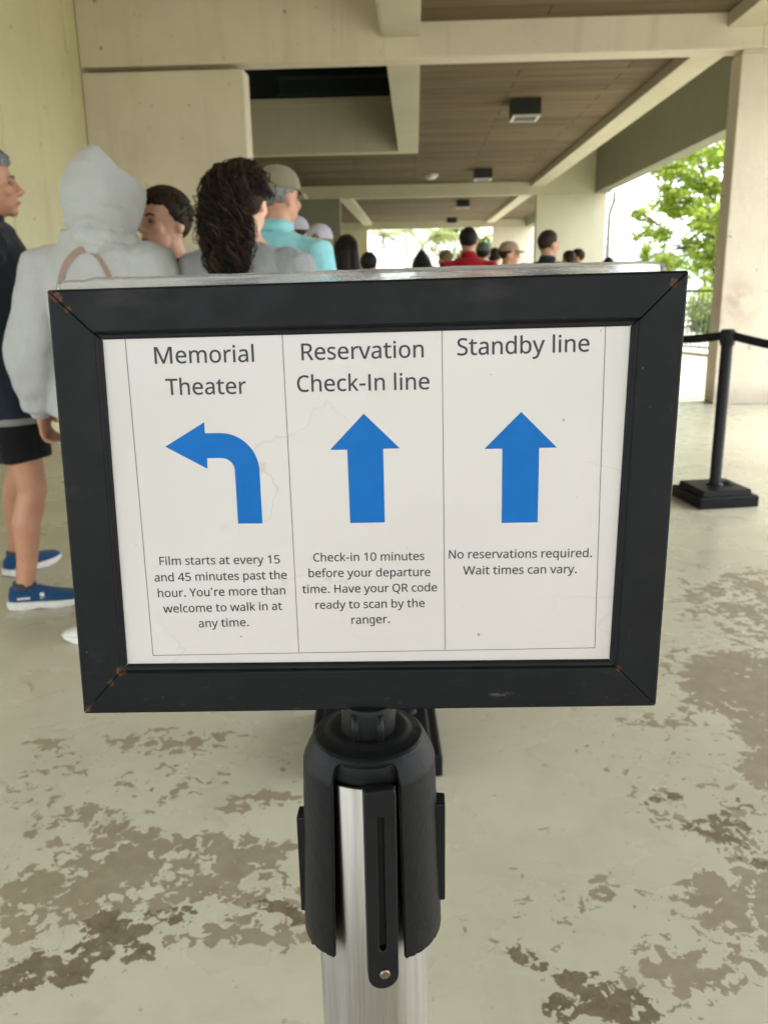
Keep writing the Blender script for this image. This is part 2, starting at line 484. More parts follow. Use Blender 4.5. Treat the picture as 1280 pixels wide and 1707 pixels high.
def wrinkle(me, amp, sc, seed=0, stretch=(1, 1, .5)):
    me.update()
    nv = [v.normal.copy() for v in me.vertices]
    for v, nn in zip(me.vertices, nv):
        p = Vector((v.co.x * stretch[0], v.co.y * stretch[1], v.co.z * stretch[2])) * sc + Vector((seed, seed * 2, 0))
        v.co += nn * amp * (noise.noise(p) + .5 * noise.noise(p * 2.3))

def shape2d(loops, extrude, bevel=0, name='shape', K=100.0):
    """filled 2-D outline(s), holes included, given a thickness; lies in local XY"""
    cu = bpy.data.curves.new(name, 'CURVE'); cu.dimensions = '2D'; cu.fill_mode = 'BOTH'
    cu.extrude = extrude * K; cu.bevel_depth = bevel * K; cu.bevel_resolution = 1
    for lp in loops:
        sp = cu.splines.new('POLY'); sp.points.add(len(lp) - 1)
        for p, (x, y) in zip(sp.points, lp): p.co = (x * K, y * K, 0, 1)
        sp.use_cyclic_u = True
    o = bpy.data.objects.new(name, cu); COL.objects.link(o)
    me = baked(o); me.name = name; me.transform(Matrix.Scale(1 / K, 4))
    return me

def grown(loop, d):
    """outline moved outward by d (fill lies on the right of the path)"""
    n = len(loop); out = []
    for i in range(n):
        a, b, c = Vector(loop[i - 1]), Vector(loop[i]), Vector(loop[(i + 1) % n])
        u, v = b - a, c - b
        if u.length < 1e-9 or v.length < 1e-9: out.append(loop[i]); continue
        u.normalize(); v.normalize()
        n1, n2 = Vector((-u.y, u.x)), Vector((-v.y, v.x)); m = n1 + n2
        if m.length < .3: out.append(tuple(b + n1 * d)); continue
        m.normalize(); out.append(tuple(b + m * d / max(.6, m.dot(n1))))
    return out

def flat_glyphs(glyphs, name):
    """one flat mesh of many outlines, each glyph (list of loops) filled by itself, counters left open"""
    K = 1000.0; V_, F_ = [], []
    for loops in glyphs:
        pts, ed = [], []
        for lp in loops:
            o = len(pts); pts += [Vector((x * K, y * K)) for x, y in lp]
            ed += [(o + i, o + (i + 1) % len(lp)) for i in range(len(lp))]
        vs, _, fs, *_r = delaunay_2d_cdt(pts, ed, [], 0, 1e-5)
        def inside(c):
            w_ = 0
            for a, b in ed:
                p_, q_ = pts[a], pts[b]
                if (p_.y > c.y) != (q_.y > c.y) and c.x < p_.x + (c.y - p_.y) / (q_.y - p_.y) * (q_.x - p_.x): w_ += 1 if q_.y > p_.y else -1
            return w_ != 0
        fs = [f for f in fs if inside(sum((vs[i] for i in f), Vector((0, 0))) / len(f))]
        o = len(V_); V_ += [(v.x / K, v.y / K, 0) for v in vs]; F_ += [[i + o for i in f] for f in fs]
    me = bpy.data.meshes.new(name); me.from_pydata(V_, [], F_)
    return me

def copy_tree(o, parent=None):
    c = o.copy(); COL.objects.link(c)
    if parent is not None: c.parent = parent
    for ch in [k for k in COL.objects if k.parent == o]: copy_tree(ch, c)
    return c

# ------------------------------------------------------------------ ground
def sheet(name, x0, x1, y0, y1, z, mat, kind='structure'):
    me = bpy.data.meshes.new(name); me.from_pydata([(x0, y0, z), (x1, y0, z), (x1, y1, z), (x0, y1, z)], [], [(0, 1, 2, 3)])
    return tag(link(name, me, mat), kind=kind)
M_ground = simple("grey_concrete_ground", (.33, .32, .27, 1), .85, .15, 1.2, .3, 30)
M_grass = simple("lawn", (.07, .11, .03, 1), .95, .3, 3, .5, 60)
M_water = simple("harbour_water", (.30, .34, .36, 1), .12, .08, .3, .15, 1.5)
sheet("ground", -900, 900, -900, 900, -.012, M_grass)
sheet("pavement", -14, 16, -14, 44, -.006, M_ground)
sheet("floor", -5, 4.78, -16, 37.5, 0, M_floor)
sheet("water", 14, 800, 40, 800, -.006, M_water)
hb = MB()
for i in range(40):
    x = 30 + i * 14; hgt = 9 + 14 * (.5 + .5 * noise.noise(Vector((i * .23, 3, 0)))) + 3 * noise.noise(Vector((i * .8, 0, 1)))
    hb.rings([[Vector((x + dx, 430 + 60 * math.cos(a), hgt * max(0, math.sin(a)) - .5)) for a in [math.pi * k / 10 for k in range(11)]] for dx in (0, 14.0)], False, close=False)
tag(hb.build("hills", simple("hazy_hill", (.20, .25, .24, 1), .9, .2, .05), smooth=True), kind='structure')

# ------------------------------------------------------------------ the pavilion
Y1, T = 8.79, .28                       # first cross beam (front face, thickness); bays of 13.81 m
BAY = 13.81
ZB, ZL, ZS = 3.30, 3.48, 3.60           # undersides of cross beams, long beams, soffit
XP0, XP1 = 3.035, 4.78                  # right hand piers
XF = 4.47                               # inner face of the edge fascia
XW = -3.18                              # side wall
pav = tag(empty("pavilion"), "open sided cream concrete pavilion with beams and brown board ceiling over the queue", "building")
def part(name, mb, mat, bevel=0, label=None, parent=None):
    o = mb.build(name, mat, parent or pav, bevel=bevel)
    if label: o['label'] = label
    return o
ROOF_Y0 = Y1 - 1.7 * BAY  # unseen rear stretch of roof added to dim reflections in the steel post
ZH = 5.0                                # ceiling of the deeper coffers along both sides
# left block wall and the side wall in front of it
w = MB().box(XW, -1.62, Y1, Y1 + T, 0, 3.252)
part("block_wall", w, M_wall, .012, "cream wall with groove under the beam")
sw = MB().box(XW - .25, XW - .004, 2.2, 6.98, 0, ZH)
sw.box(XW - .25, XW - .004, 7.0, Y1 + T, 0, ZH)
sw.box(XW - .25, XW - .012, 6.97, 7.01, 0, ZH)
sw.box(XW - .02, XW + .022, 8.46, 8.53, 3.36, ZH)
part("side_wall", sw, M_side, .006, "cream side wall with yellow bounced light tint and vertical joint")
part("back_wall", MB().box(-5.2, -5, Y1 + T + .002, 37, 0, ZS).box(-5.2, XW - .256, Y1 + .05, Y1 + T, 0, ZS), M_beam)
# cross beams
def cross_beam(y, x0, x1, z1=ZS + .05):
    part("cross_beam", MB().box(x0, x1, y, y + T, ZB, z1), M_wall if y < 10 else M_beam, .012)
def tall_cross_beam(y, xs):
    mb = MB()
    for x0, x1, z1 in xs: mb.box(x0, x1, y, y + T, ZB, z1)
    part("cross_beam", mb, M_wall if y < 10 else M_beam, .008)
tall_cross_beam(Y1 - .004, [(XW + .002, -.292, ZH), (-.2915, 3.2145, ZS + .05), (3.215, 7.0, ZH)])
for x, z in ((-2.98, 3.86), (-2.96, 3.46), (-1.2, 3.72)):       # form tie holes
    MB().rings([[Vector((x + r * math.cos(a), Y1 - .0065 + d, z + r * math.sin(a))) for a in [2 * math.pi * k / 14 for k in range(14)]] for r, d in ((.018, 0), (.015, -.001), (.012, 0.001))]).build('tie_hole', simple('tie_hole_filler', (.34, .30, .23, 1), .9), pav)
part('pier', MB().box(XP0, 7.0, Y1 - BAY, Y1 - BAY + T, 0, ZB), M_wall, .012)
tall_cross_beam(Y1 + BAY, [(-4.98, 3.2145, ZS + .05), (3.215, 4.9, ZH)])
cross_beam(Y1 + 2 * BAY, -4.98, 4.9)
# piers on the right, one per bay, and those closing the left
part("pier", MB().box(XP0, 7.0, Y1, Y1 + T, 0, ZB - .035).box(XP0 + .012, 6.99, Y1 + .012, Y1 + T - .012, ZB - .05, ZB), M_pier, .01, "near cream pier with reddish scuff")
part("pier", MB().box(XP0, XP1, Y1 + BAY, Y1 + BAY + T, 0, ZB), M_beam, .012)
part("pier", MB().box(3.15, 5.2, Y1 + 2 * BAY, Y1 + 2 * BAY + T, 0, ZB), M_wall, .012)
part("pier", MB().box(-4.98, -1.90, Y1 + BAY, Y1 + BAY + T, 0, ZB), M_fascia, .012)
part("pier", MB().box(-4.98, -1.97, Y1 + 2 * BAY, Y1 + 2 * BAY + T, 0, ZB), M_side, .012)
# long beams
def long_beam(x0, x1, y0, y1, z0=ZL, z1=ZS + .04): part("ceiling_beam", MB().box(x0, x1, y0, y1, z0, z1), M_beam, .006)
YA = 16.12
long_beam(-.29, .06, ROOF_Y0, Y1 - .006); long_beam(-.29, .06, Y1 + T, YA)
for y0, y1 in ((ROOF_Y0, Y1 - .006), (Y1 + T, Y1 + BAY - .002), (Y1 + BAY + T, Y1 + 2 * BAY - .002)):
    long_beam(2.88, 3.215, y0, y1)
long_beam(-2.12, -1.78, Y1 + BAY + T, Y1 + 2 * BAY - .002)
# the open light well left of the long beam, and its far cheek
well = MB().box(-4.98, .055, YA, YA + .25, ZL, 4.27).box(-4.98, .055, YA - .03, YA + .25, 4.27, 4.39)
part("light_well_wall", well, M_beam, .01)
M_dark = simple("void_dark", (.006, .011, .009, 1), .7, .2, 5)  # near-black colour stands in for the darkness of the upper space
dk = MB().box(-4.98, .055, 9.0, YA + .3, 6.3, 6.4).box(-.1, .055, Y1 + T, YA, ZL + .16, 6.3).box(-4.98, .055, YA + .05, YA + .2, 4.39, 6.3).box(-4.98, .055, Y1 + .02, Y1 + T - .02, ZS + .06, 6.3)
part("void_dark_lining", dk, M_dark)
gr = MB()
for i in range(46):
    x = -2.35 + i * .052
    gr.box(x, x + .022, YA + .005, YA + .03, 4.47, 4.70)
gr.box(-2.4, .03, YA - .01, YA + .034, 4.70, 4.74).box(-2.4, .03, YA - .01, YA + .034, 4.43, 4.47)
part("grating", gr, simple("green_grey_grating", (.035, .05, .04, 1), .6, .2, 10))
# soffits
def soffit(x0, x1, y0, y1, z=ZS): part("soffit", MB().box(x0, x1, y0, y1, z, z + .05), M_soffit)
soffit(.062, 2.878, ROOF_Y0, Y1 - .006); part('coffer_ceiling', MB().box(-5.0, -.292, ROOF_Y0, Y1 - .006, ZH, ZH + .05), M_wall); part('coffer_ceiling', MB().box(3.217, XF - .002, ROOF_Y0, Y1 - .006, ZH, ZH + .05), M_beam)
long_beam(-.31, -.2915, ROOF_Y0, Y1 - .006, ZL + .003, ZH); long_beam(3.2155, 3.23, ROOF_Y0, Y1 + BAY - .002, ZL + .003, ZH)
soffit(.062, 2.878, Y1 + T, Y1 + BAY - .002); soffit(-4.98, .06, YA + .252, Y1 + BAY - .002)
part('coffer_ceiling', MB().box(3.235, XF - .002, Y1 + T, Y1 + BAY - .002, ZH, ZH + .05), M_beam)
soffit(-1.778, 2.878, Y1 + BAY + T, Y1 + 2 * BAY - .002); soffit(3.217, XF - .002, Y1 + BAY + T, Y1 + 2 * BAY - .002); soffit(-4.98, -2.122, Y1 + BAY + T, Y1 + 2 * BAY - .002)
# roof slab keeps the daylight out above
part("roof", MB().box(-5.3, 4.8, ROOF_Y0 - .01, 37, 6.5, 6.7).box(-.08, 3.2, ROOF_Y0, 37, ZS + .08, 6.5).box(3.2, 4.77, ROOF_Y0, 37, ZH + .06, 6.5).box(-5.3, -.09, ROOF_Y0, Y1 - .02, ZH + .06, 6.5).box(-5.3, -.09, YA + .31, 37, ZS + .08, 6.5).box(-5.3, -5.0, Y1, YA + .3, ZS + .02, 6.5).box(-5.3, -5.01, ROOF_Y0, Y1, 3.3, 6.5), M_beam)
# edge fascias on the right
for k in (-1, 0, 1):
    y0 = Y1 + k * BAY + T
    part("fascia", MB().box(XF, XP1, y0, Y1 + (k + 1) * BAY - .006, ZB, ZH + .055), M_fascia, .008)
# down pipe at the far corner
dp = MB().tube([(4.99, 22.75, 3.34), (4.99, 22.75, 3.1), (4.93, 22.78, 2.92), (4.90, 22.8, 2.78), (4.90, 22.8, .02)], .05, 10)
dp.box(4.79, 4.96, 22.74, 22.86, 2.2, 2.24)
part("downpipe", dp, simple("beige_metal", (.24, .225, .18, 1), .6))

# ------------------------------------------------------------------ things on the ceiling
M_fix = simple("black_fixture", (.008, .009, .009, 1), .5)
M_trim = simple("pale_trim", (.55, .54, .50, 1), .4)
def ceiling_light(y, x, label):
    r = tag(empty("ceiling_light", (x, y, ZS)), label, "ceiling light", "black box lights under the ceiling")
    MB().box(-.19, .19, -.24, .24, -.20, -.001).build("housing", M_fix, r, bevel=.006)
    f = MB()
    for a in (-1, 1):
        f.box(a * .165 - .02, a * .165 + .02, -.235, .235, -.222, -.202); f.box(-.144, .144, a * .215 - .02, a * .215 + .02, -.222, -.202)
    f.build("rim", M_trim, r, bevel=.003)
    MB().box(-.142, .142, -.194, .194, -.212, -.203).build("lens", M_fix, r)
    return r
for y, x, s in ((12.6, 1.50, "black box light with pale rim, the nearest and largest on the ceiling"),
                (19.95, 1.49, "black box light beside the white smoke detector on the ceiling"),
                (27.4, 1.45, "black box light beyond the middle cross beam, nearer of the two there"),
                (35.0, 1.42, "smallest black box light, close to the farthest cross beam")):
    ceiling_light(y, x, s)
sd = tag(empty("smoke_detector", (.37, 20.6, ZS)), "round white smoke detector on the brown board ceiling", "smoke detector")
MB().lathe([(.0, -.001), (.16, -.001), (.16, -.035), (.15, -.045), (0, -.045)], 24).build("base_plate", M_trim, sd)
MB().lathe([(.0, -.046), (.125, -.046), (.115, -.08), (.07, -.105), (0, -.11)], 24).build("sensor_dome", simple("white_plastic", (.75, .75, .72, 1), .4), sd, True)

# ------------------------------------------------------------------ outdoors: fence, shrubs, trees
M_fence = simple("grey_green_fence_paint", (.10, .105, .095, 1), .5)
fa, fb = Vector((4.66, 15.6, 0)), Vector((6.6, 11.2, 0))
fr = tag(empty("railing", fa, math.atan2((fb - fa).y, (fb - fa).x)), "grey metal railing of thin upright bars outside the right opening", "railing")
FL = (fb - fa).length
MB().box(0, FL, -.02, .02, 1.0, 1.04).build("top_rail", M_fence, fr)
MB().box(0, FL, -.015, .015, .06, .09).build("bottom_rail", M_fence, fr)
for i in range(44):
    x = .03 + i * (FL - .06) / 43
    MB().tube([(x, 0, .09), (x, 0, 1.0)], .008, 6).build("bar", M_fence, fr)
for x in (.0, FL / 2, FL):
    MB().box(x - .028, x + .028, -.028, .028, 0, 1.07).build("post", M_fence, fr)
kb = MB().box(-.1, FL + .2, -.55, .12, 0, .05, Matrix.Translation(fa) @ Matrix.Rotation(math.atan2((fb - fa).y, (fb - fa).x), 4, 'Z') @ Matrix.Translation((0, 0, 0)))
tag(kb.build("kerb", simple("pale_kerb", (.48, .45, .37, 1), .9), bevel=.01), kind='structure')

def leaf_quad(mb, p, size, nrm, roll, fold=.25):
    n_ = nrm.normalized(); a = n_.orthogonal().normalized(); b = n_.cross(a)
    u = a * math.cos(roll) + b * math.sin(roll); v = n_.cross(u)
    L, W = size, size * .42
    q = [p, p + u * L * .35 + v * W + n_ * W * fold, p + u * L * .75 + v * W * .7 + n_ * W * fold * .7, p + u * L, p + u * L * .75 - v * W * .7 + n_ * W * fold * .7, p + u * L * .35 - v * W + n_ * W * fold, p + u * L * .5]
    mb.add(q, [(0, 1, 2, 6), (6, 2, 3), (0, 6, 4, 5), (6, 3, 4)])

def rnd(): return random.uniform(-1, 1)
def leafy_tree(name, label, base, h, trunk_r, clumps, leaf, n_leaf, mat, group=None, cat="tree"):
    r = tag(empty(name, base), label, cat, group)
    tb = MB(); top = Vector((.15 * rnd(), .15 * rnd(), h * .62))
    tb.tube([(0, 0, 0), (.04, .02, h * .2), (top * .6), top], [trunk_r, trunk_r * .8, trunk_r * .6, trunk_r * .4], 10)
    for c, rad in clumps:
        c = Vector(c); st = Vector((0, 0, h * random.uniform(.25, .5)))
        md = st.lerp(c, .5) + Vector((0, 0, .15 * rnd()))
        tb.tube([st, md, c], [trunk_r * .42, trunk_r * .3, trunk_r * .1], 7)
        for _ in range(4):
            e = c + Vector((rnd(), rnd(), rnd())) * rad * .8
            tb.tube([md.lerp(c, .6), c.lerp(e, .5), e], [trunk_r * .14, trunk_r * .1, trunk_r * .04], 5)
    tb.build("trunk", M_bark, r, True)
    lb = MB(); tot = sum(q ** 2 for _, q in clumps)
    for c, rad in clumps:
        c = Vector(c)
        nsp = max(4, int(18 * rad))
        sprays = [c + Vector((rnd(), rnd(), rnd() * .8)).normalized() * rad * random.uniform(.25, 1) for _ in range(nsp)]
        for _ in range(int(n_leaf * rad ** 2 / tot)):
            s = random.choice(sprays)
            p = s + Vector((random.gauss(0, 1), random.gauss(0, 1), random.gauss(0, .7))) * rad * .2
            leaf_quad(lb, p, leaf * random.uniform(.6, 1.2), Vector((rnd(), rnd(), .6 + .8 * random.random())), random.uniform(0, 6.3))
    lb.build("crown", mat, r)
    return r
random.seed(21)
cl = [((-1.1, -.3, 1.5), .5), ((-1.45, .2, 2.3), .5), ((-.55, -.5, 2.6), .6), ((.1, .1, 1.9), .6), ((-.2, .2, 3.3), .75), ((.7, -.3, 2.9), .8), ((-.9, .1, 2.9), .5), ((-.5, -.2, 1.9), .45),
      ((-.9, 0, 3.5), .6), ((.5, .2, 4.2), .9), ((-.6, .3, 4.5), .8), ((1.3, 0, 3.6), .9), ((1.4, .2, 2.2), .7), ((.1, 0, 5.2), .9), ((.9, -.4, 1.6), .5), ((-.15, -.6, .95), .32), ((.45, -.5, 2.2), .55), ((-.1, -.6, 2.75), .5), ((-1.3, .3, 3.1), .4), ((-.2, -.5, 1.3), .4), ((-1.85, 0, 2.75), .26), ((-1.45, 0, 4.0), .5), ((-1.1, 0, 4.8), .5), ((-1.7, .1, 1.7), .25)]
leafy_tree("leafy_tree", "bright green broad leaved tree behind the railing at the right opening", (7.55, 22.6, 0), 5.6, .085, cl, .13, 17000, M_leaf)
random.seed(4)
def shrub(label, base, rad, h, n, leaf=.09, mat=M_bush):
    r = tag(empty("shrub", base), label, "shrub", "shrubs outside the pavilion")
    st = MB()
    for k in range(7):
        a = k * .9; st.tube([(0, 0, 0), (rad * .3 * math.cos(a), rad * .3 * math.sin(a), h * .5), (rad * .7 * math.cos(a), rad * .7 * math.sin(a), h * .85)], [.015, .012, .005], 5)
    st.build("stem", M_bark, r)
    lb = MB()
    for _ in range(n):
        d = Vector((rnd(), rnd(), rnd())).normalized() * random.uniform(.45, 1) ** .5
        p = Vector((d.x * rad * (1 + .3 * noise.noise(d * 2)), d.y * rad, h * .5 + d.z * h * .5))
        leaf_quad(lb, p, leaf * random.uniform(.6, 1.2), d + Vector((0, 0, .6)), random.uniform(0, 6.3))
    lb.build("foliage", mat, r)
    return r
shrub("low rounded shrub seen through the railing bars, nearest the pier", (6.3, 18.6, 0), .6, .95, 900)
shrub("yellow green shrub behind the railing, beside the tree trunk", (7.0, 20.6, 0), .7, 1.1, 900, mat=M_leaf)
shrub("grey green shrub farther back beyond the railing", (8.2, 25.5, 0), 1.0, 1.0, 900)

def palm(label, base, h, seed):
    random.seed(seed)
    r = tag(empty("palm_tree", base), label, "palm tree", "palms beyond the far opening")
    lean = Vector((.25 * rnd(), .2 * rnd(), 0))
    MB().tube([Vector((0, 0, 0)), lean * .3 + Vector((0, 0, h * .5)), lean + Vector((0, 0, h))], [.11, .085, .07], 9).build("trunk", simple("pale_palm_bark", (.34, .30, .23, 1), .9, .2, 8), r, True)
    lb = MB(); top = lean + Vector((0, 0, h))
    for k in range(17):
        a = k * 2.4 + rnd() * .2; el = random.uniform(-.5, .9); L = random.uniform(1.6, 2.4)
        d = Vector((math.cos(a), math.sin(a), 0)); pts = []
        for i in range(9):
            t = i / 8; pts.append(top + d * (L * t * math.cos(el * (1 - .4 * t))) + Vector((0, 0, L * (math.sin(el) * t - .75 * t * t))))
        lb.tube(pts, [.02 - .0018 * i for i in range(9)], 4)
        side = d.cross(Vector((0, 0, 1)))
        for i in range(1, 9):
            for sgn in (-1, 1):
                for q in (0, .5):
                    b = pts[i - 1].lerp(pts[i], q); l_ = .62 * math.sin(math.pi * (.12 + .8 * i / 9))
                    tip = b + side * sgn * l_ * .8 + d * l_ * .4 + Vector((0, 0, -.35 * l_))
                    lb.add([b, b + d * .07, tip, tip - d * .02], [(0, 1, 2, 3)])
    lb.build("fronds", M_palm, r)
    return r
for i, (x, y, h, s) in enumerate(((-1.75, 48, 3.7, "slim palm at the left edge of the far opening"), (-.45, 52, 4.1, "palm just right of the leftmost palm in the far opening"),
                                  (.9, 47, 3.6, "tall palm near the middle of the far opening"), (2.2, 50, 4.0, "palm behind the red shirted man at the far opening"))):
    palm(s, (x, y, 0), h, 50 + i)
random.seed(9)
leafy_tree("background_tree", "pale green round tree beyond the far opening, right of the palms", (3.1, 54, 0), 4.6, .1, [((-.6, 0, 2.6), .8), ((.5, 0, 3.2), .9), ((0, .2, 2.2), .8), ((1.2, 0, 3.3), .8), ((-1.6, 0, 3.6), .8), ((-.6, 0, 4.2), .9)], .26, 1500, M_palm, "trees beyond the far opening")

# ------------------------------------------------------------------ the stanchion with the sign
PX, PY = -.0300, .447
SC = Vector((-0.02706, 0.43686, 1.17329)) - Vector((PX, PY, 0))
SR = Matrix(((0.99972292, -0.02353193, -0.00057960), (0.02353323, 0.99862368, 0.04687154), (-0.00052418, -0.04687219, 0.99890076)))
def SP(u, w, d=0.0): return SC + SR @ Vector((u, d, w))       # sign plane: u right, w up, d back from the front face
SM = Matrix.Translation(SC) @ SR.to_4x4() @ Matrix(((1, 0, 0, 0), (0, 0, -1, 0), (0, 1, 0, 0), (0, 0, 0, 1)))   # local XY shape -> sign plane
OUT = [(-.16083, .1151), (.16424, .11913), (.16045, -.11747), (-.16403, -.11896)]
INN = [(-.13555, .08981), (.13732, .09225), (.13393, -.09028), (-.13752, -.09017)]
RUST = [(tuple(SP(*OUT[0])), .0075), (tuple(SP(OUT[0][0] + .005, OUT[0][1] - .004)), .006), (tuple(SP(OUT[0][0] + .010, OUT[0][1] - .010)), .004), (tuple(SP(OUT[1][0] - .007, OUT[1][1] - .006)), .0052),
        (tuple(SP(INN[3][0] - .003, INN[3][1] - .003)), .006), (tuple(SP(INN[3][0] - .009, INN[3][1] - .010)), .004), (tuple(SP(INN[2][0] + .004, INN[2][1] - .004)), .0035), (tuple(SP(OUT[3][0] + .003, OUT[3][1] + .003)), .004)]
M_frame = frame_mat()
root = tag(empty("sign_stand", (PX, PY, 0)), "steel stanchion post topped by a black framed three column direction sign in the foreground", "sign")
prof = [(.0, .0095), (0, .0014), (.012, .0005), (.035, 0), (.84, 0), (.87, .0006), (.885, .0020), (.93, .0023), (.985, .0023), (1.0, .0032), (1.0, .0060), (.5, .0095)]
for k in range(4):
    a, b = k, (k + 1) % 4
    rs = []
    for i, j, s in ((a, b, 1), (b, a, -1)):
        o0, i0 = Vector(OUT[i]), Vector(INN[i]); dr = (Vector(OUT[j]) - o0).normalized() * .00022
        rs.append([SP(*(o0.lerp(i0, t) + dr), d) for t, d in prof])
    mid = [[p.lerp(q, f) for p, q in zip(rs[0], rs[1])] for f in (.25, .5, .75)]
    MB().rings([rs[0]] + mid + [rs[1]]).build("frame_rail", M_frame, root, bevel=.0004, seg=1)
bp = MB(); c4 = [Vector(p) * .975 for p in OUT]
bp.rings([[SP(p.x, p.y, .0072) for p in c4], [SP(p.x, p.y, .0094) for p in c4]]).build("back_panel", M_black, root)
pv = [Vector(p) * 1.045 for p in INN]
NXP = 24
pm = MB()
top, bot = [], []
for i in range(NXP + 1):
    f = i / NXP; t_ = pv[0].lerp(pv[1], f); b_ = pv[3].lerp(pv[2], f)
    pm.v += [SP(t_.x, t_.y, .0040), SP(b_.x, b_.y, .0040)]
for i in range(NXP): pm.f.append([2 * i, 2 * i + 1, 2 * i + 3, 2 * i + 2]); pm.mi.append(0)
paper = pm.build("paper_insert", M_paper, root)
pmm = paper.modifiers.new('t', 'SOLIDIFY'); pmm.thickness = .0004; pmm.offset = -1 if paper.data.polygons[0].normal.y < 0 else 1

def on_paper(me, name, mat, d=.0039, parent=None):
    me.transform(SM @ Matrix.Translation((0, 0, -d))); return link(name, me, mat, parent or paper)
# table rules
def rule(a, b, w_=.00034):
    a, b = Vector(a), Vector(b); n_ = (b - a).normalized(); n_ = Vector((-n_.y, n_.x)) * w_ / 2
    return [tuple(a + n_), tuple(a - n_), tuple(b - n_), tuple(b + n_)]
for a, b in (((-.12385, .0935), (-.12267, -.08534)), ((-.0421, .0935), (-.04017, -.0843)), ((.0405, .0935), (.04198, -.0838)), ((.12445, .0935), (.12554, -.08355)), ((-.12267, -.08534), (.12554, -.08355))):
    on_paper(shape2d([rule(a, b)], .00002), "table_line", M_line)
# arrows
def arc(c, r, a0, a1, n=16): return [(c[0] + r[0] * math.cos(R_(a0 + (a1 - a0) * i / n)), c[1] + r[1] * math.sin(R_(a0 + (a1 - a0) * i / n))) for i in range(n + 1)]
turn = [(-.10705, .0333), (-.0854, .04607), (-.0854, .04021)] + arc((-.0775, .0196), (.0202, .0206), 90, 0) + [(-.0571, -.0095), (-.07037, -.0094), (-.0705, .0185)] + arc((-.0776, .0198), (.0071, .0070), 0, 90, 8) + [(-.0850, .0268), (-.0852, .02107)]
up1 = [(-.00077, .04931), (.01806, .03055), (.00915, .03052), (.00937, -.0098), (-.0094, -.0099), (-.00995, .0303), (-.01917, .0303)]
up2 = [(.08202, .04899), (.1013, .0298), (.09191, .0298), (.09201, -.0109), (.07258, -.0110), (.07238, .0296), (.06284, .0296)]
for lp, s in ((turn, "blue arrow bending to the left"), (up1, "middle blue arrow pointing up"), (up2, "right blue arrow pointing up")):
    on_paper(shape2d([lp], .00003), "arrow", M_blue)['label'] = s

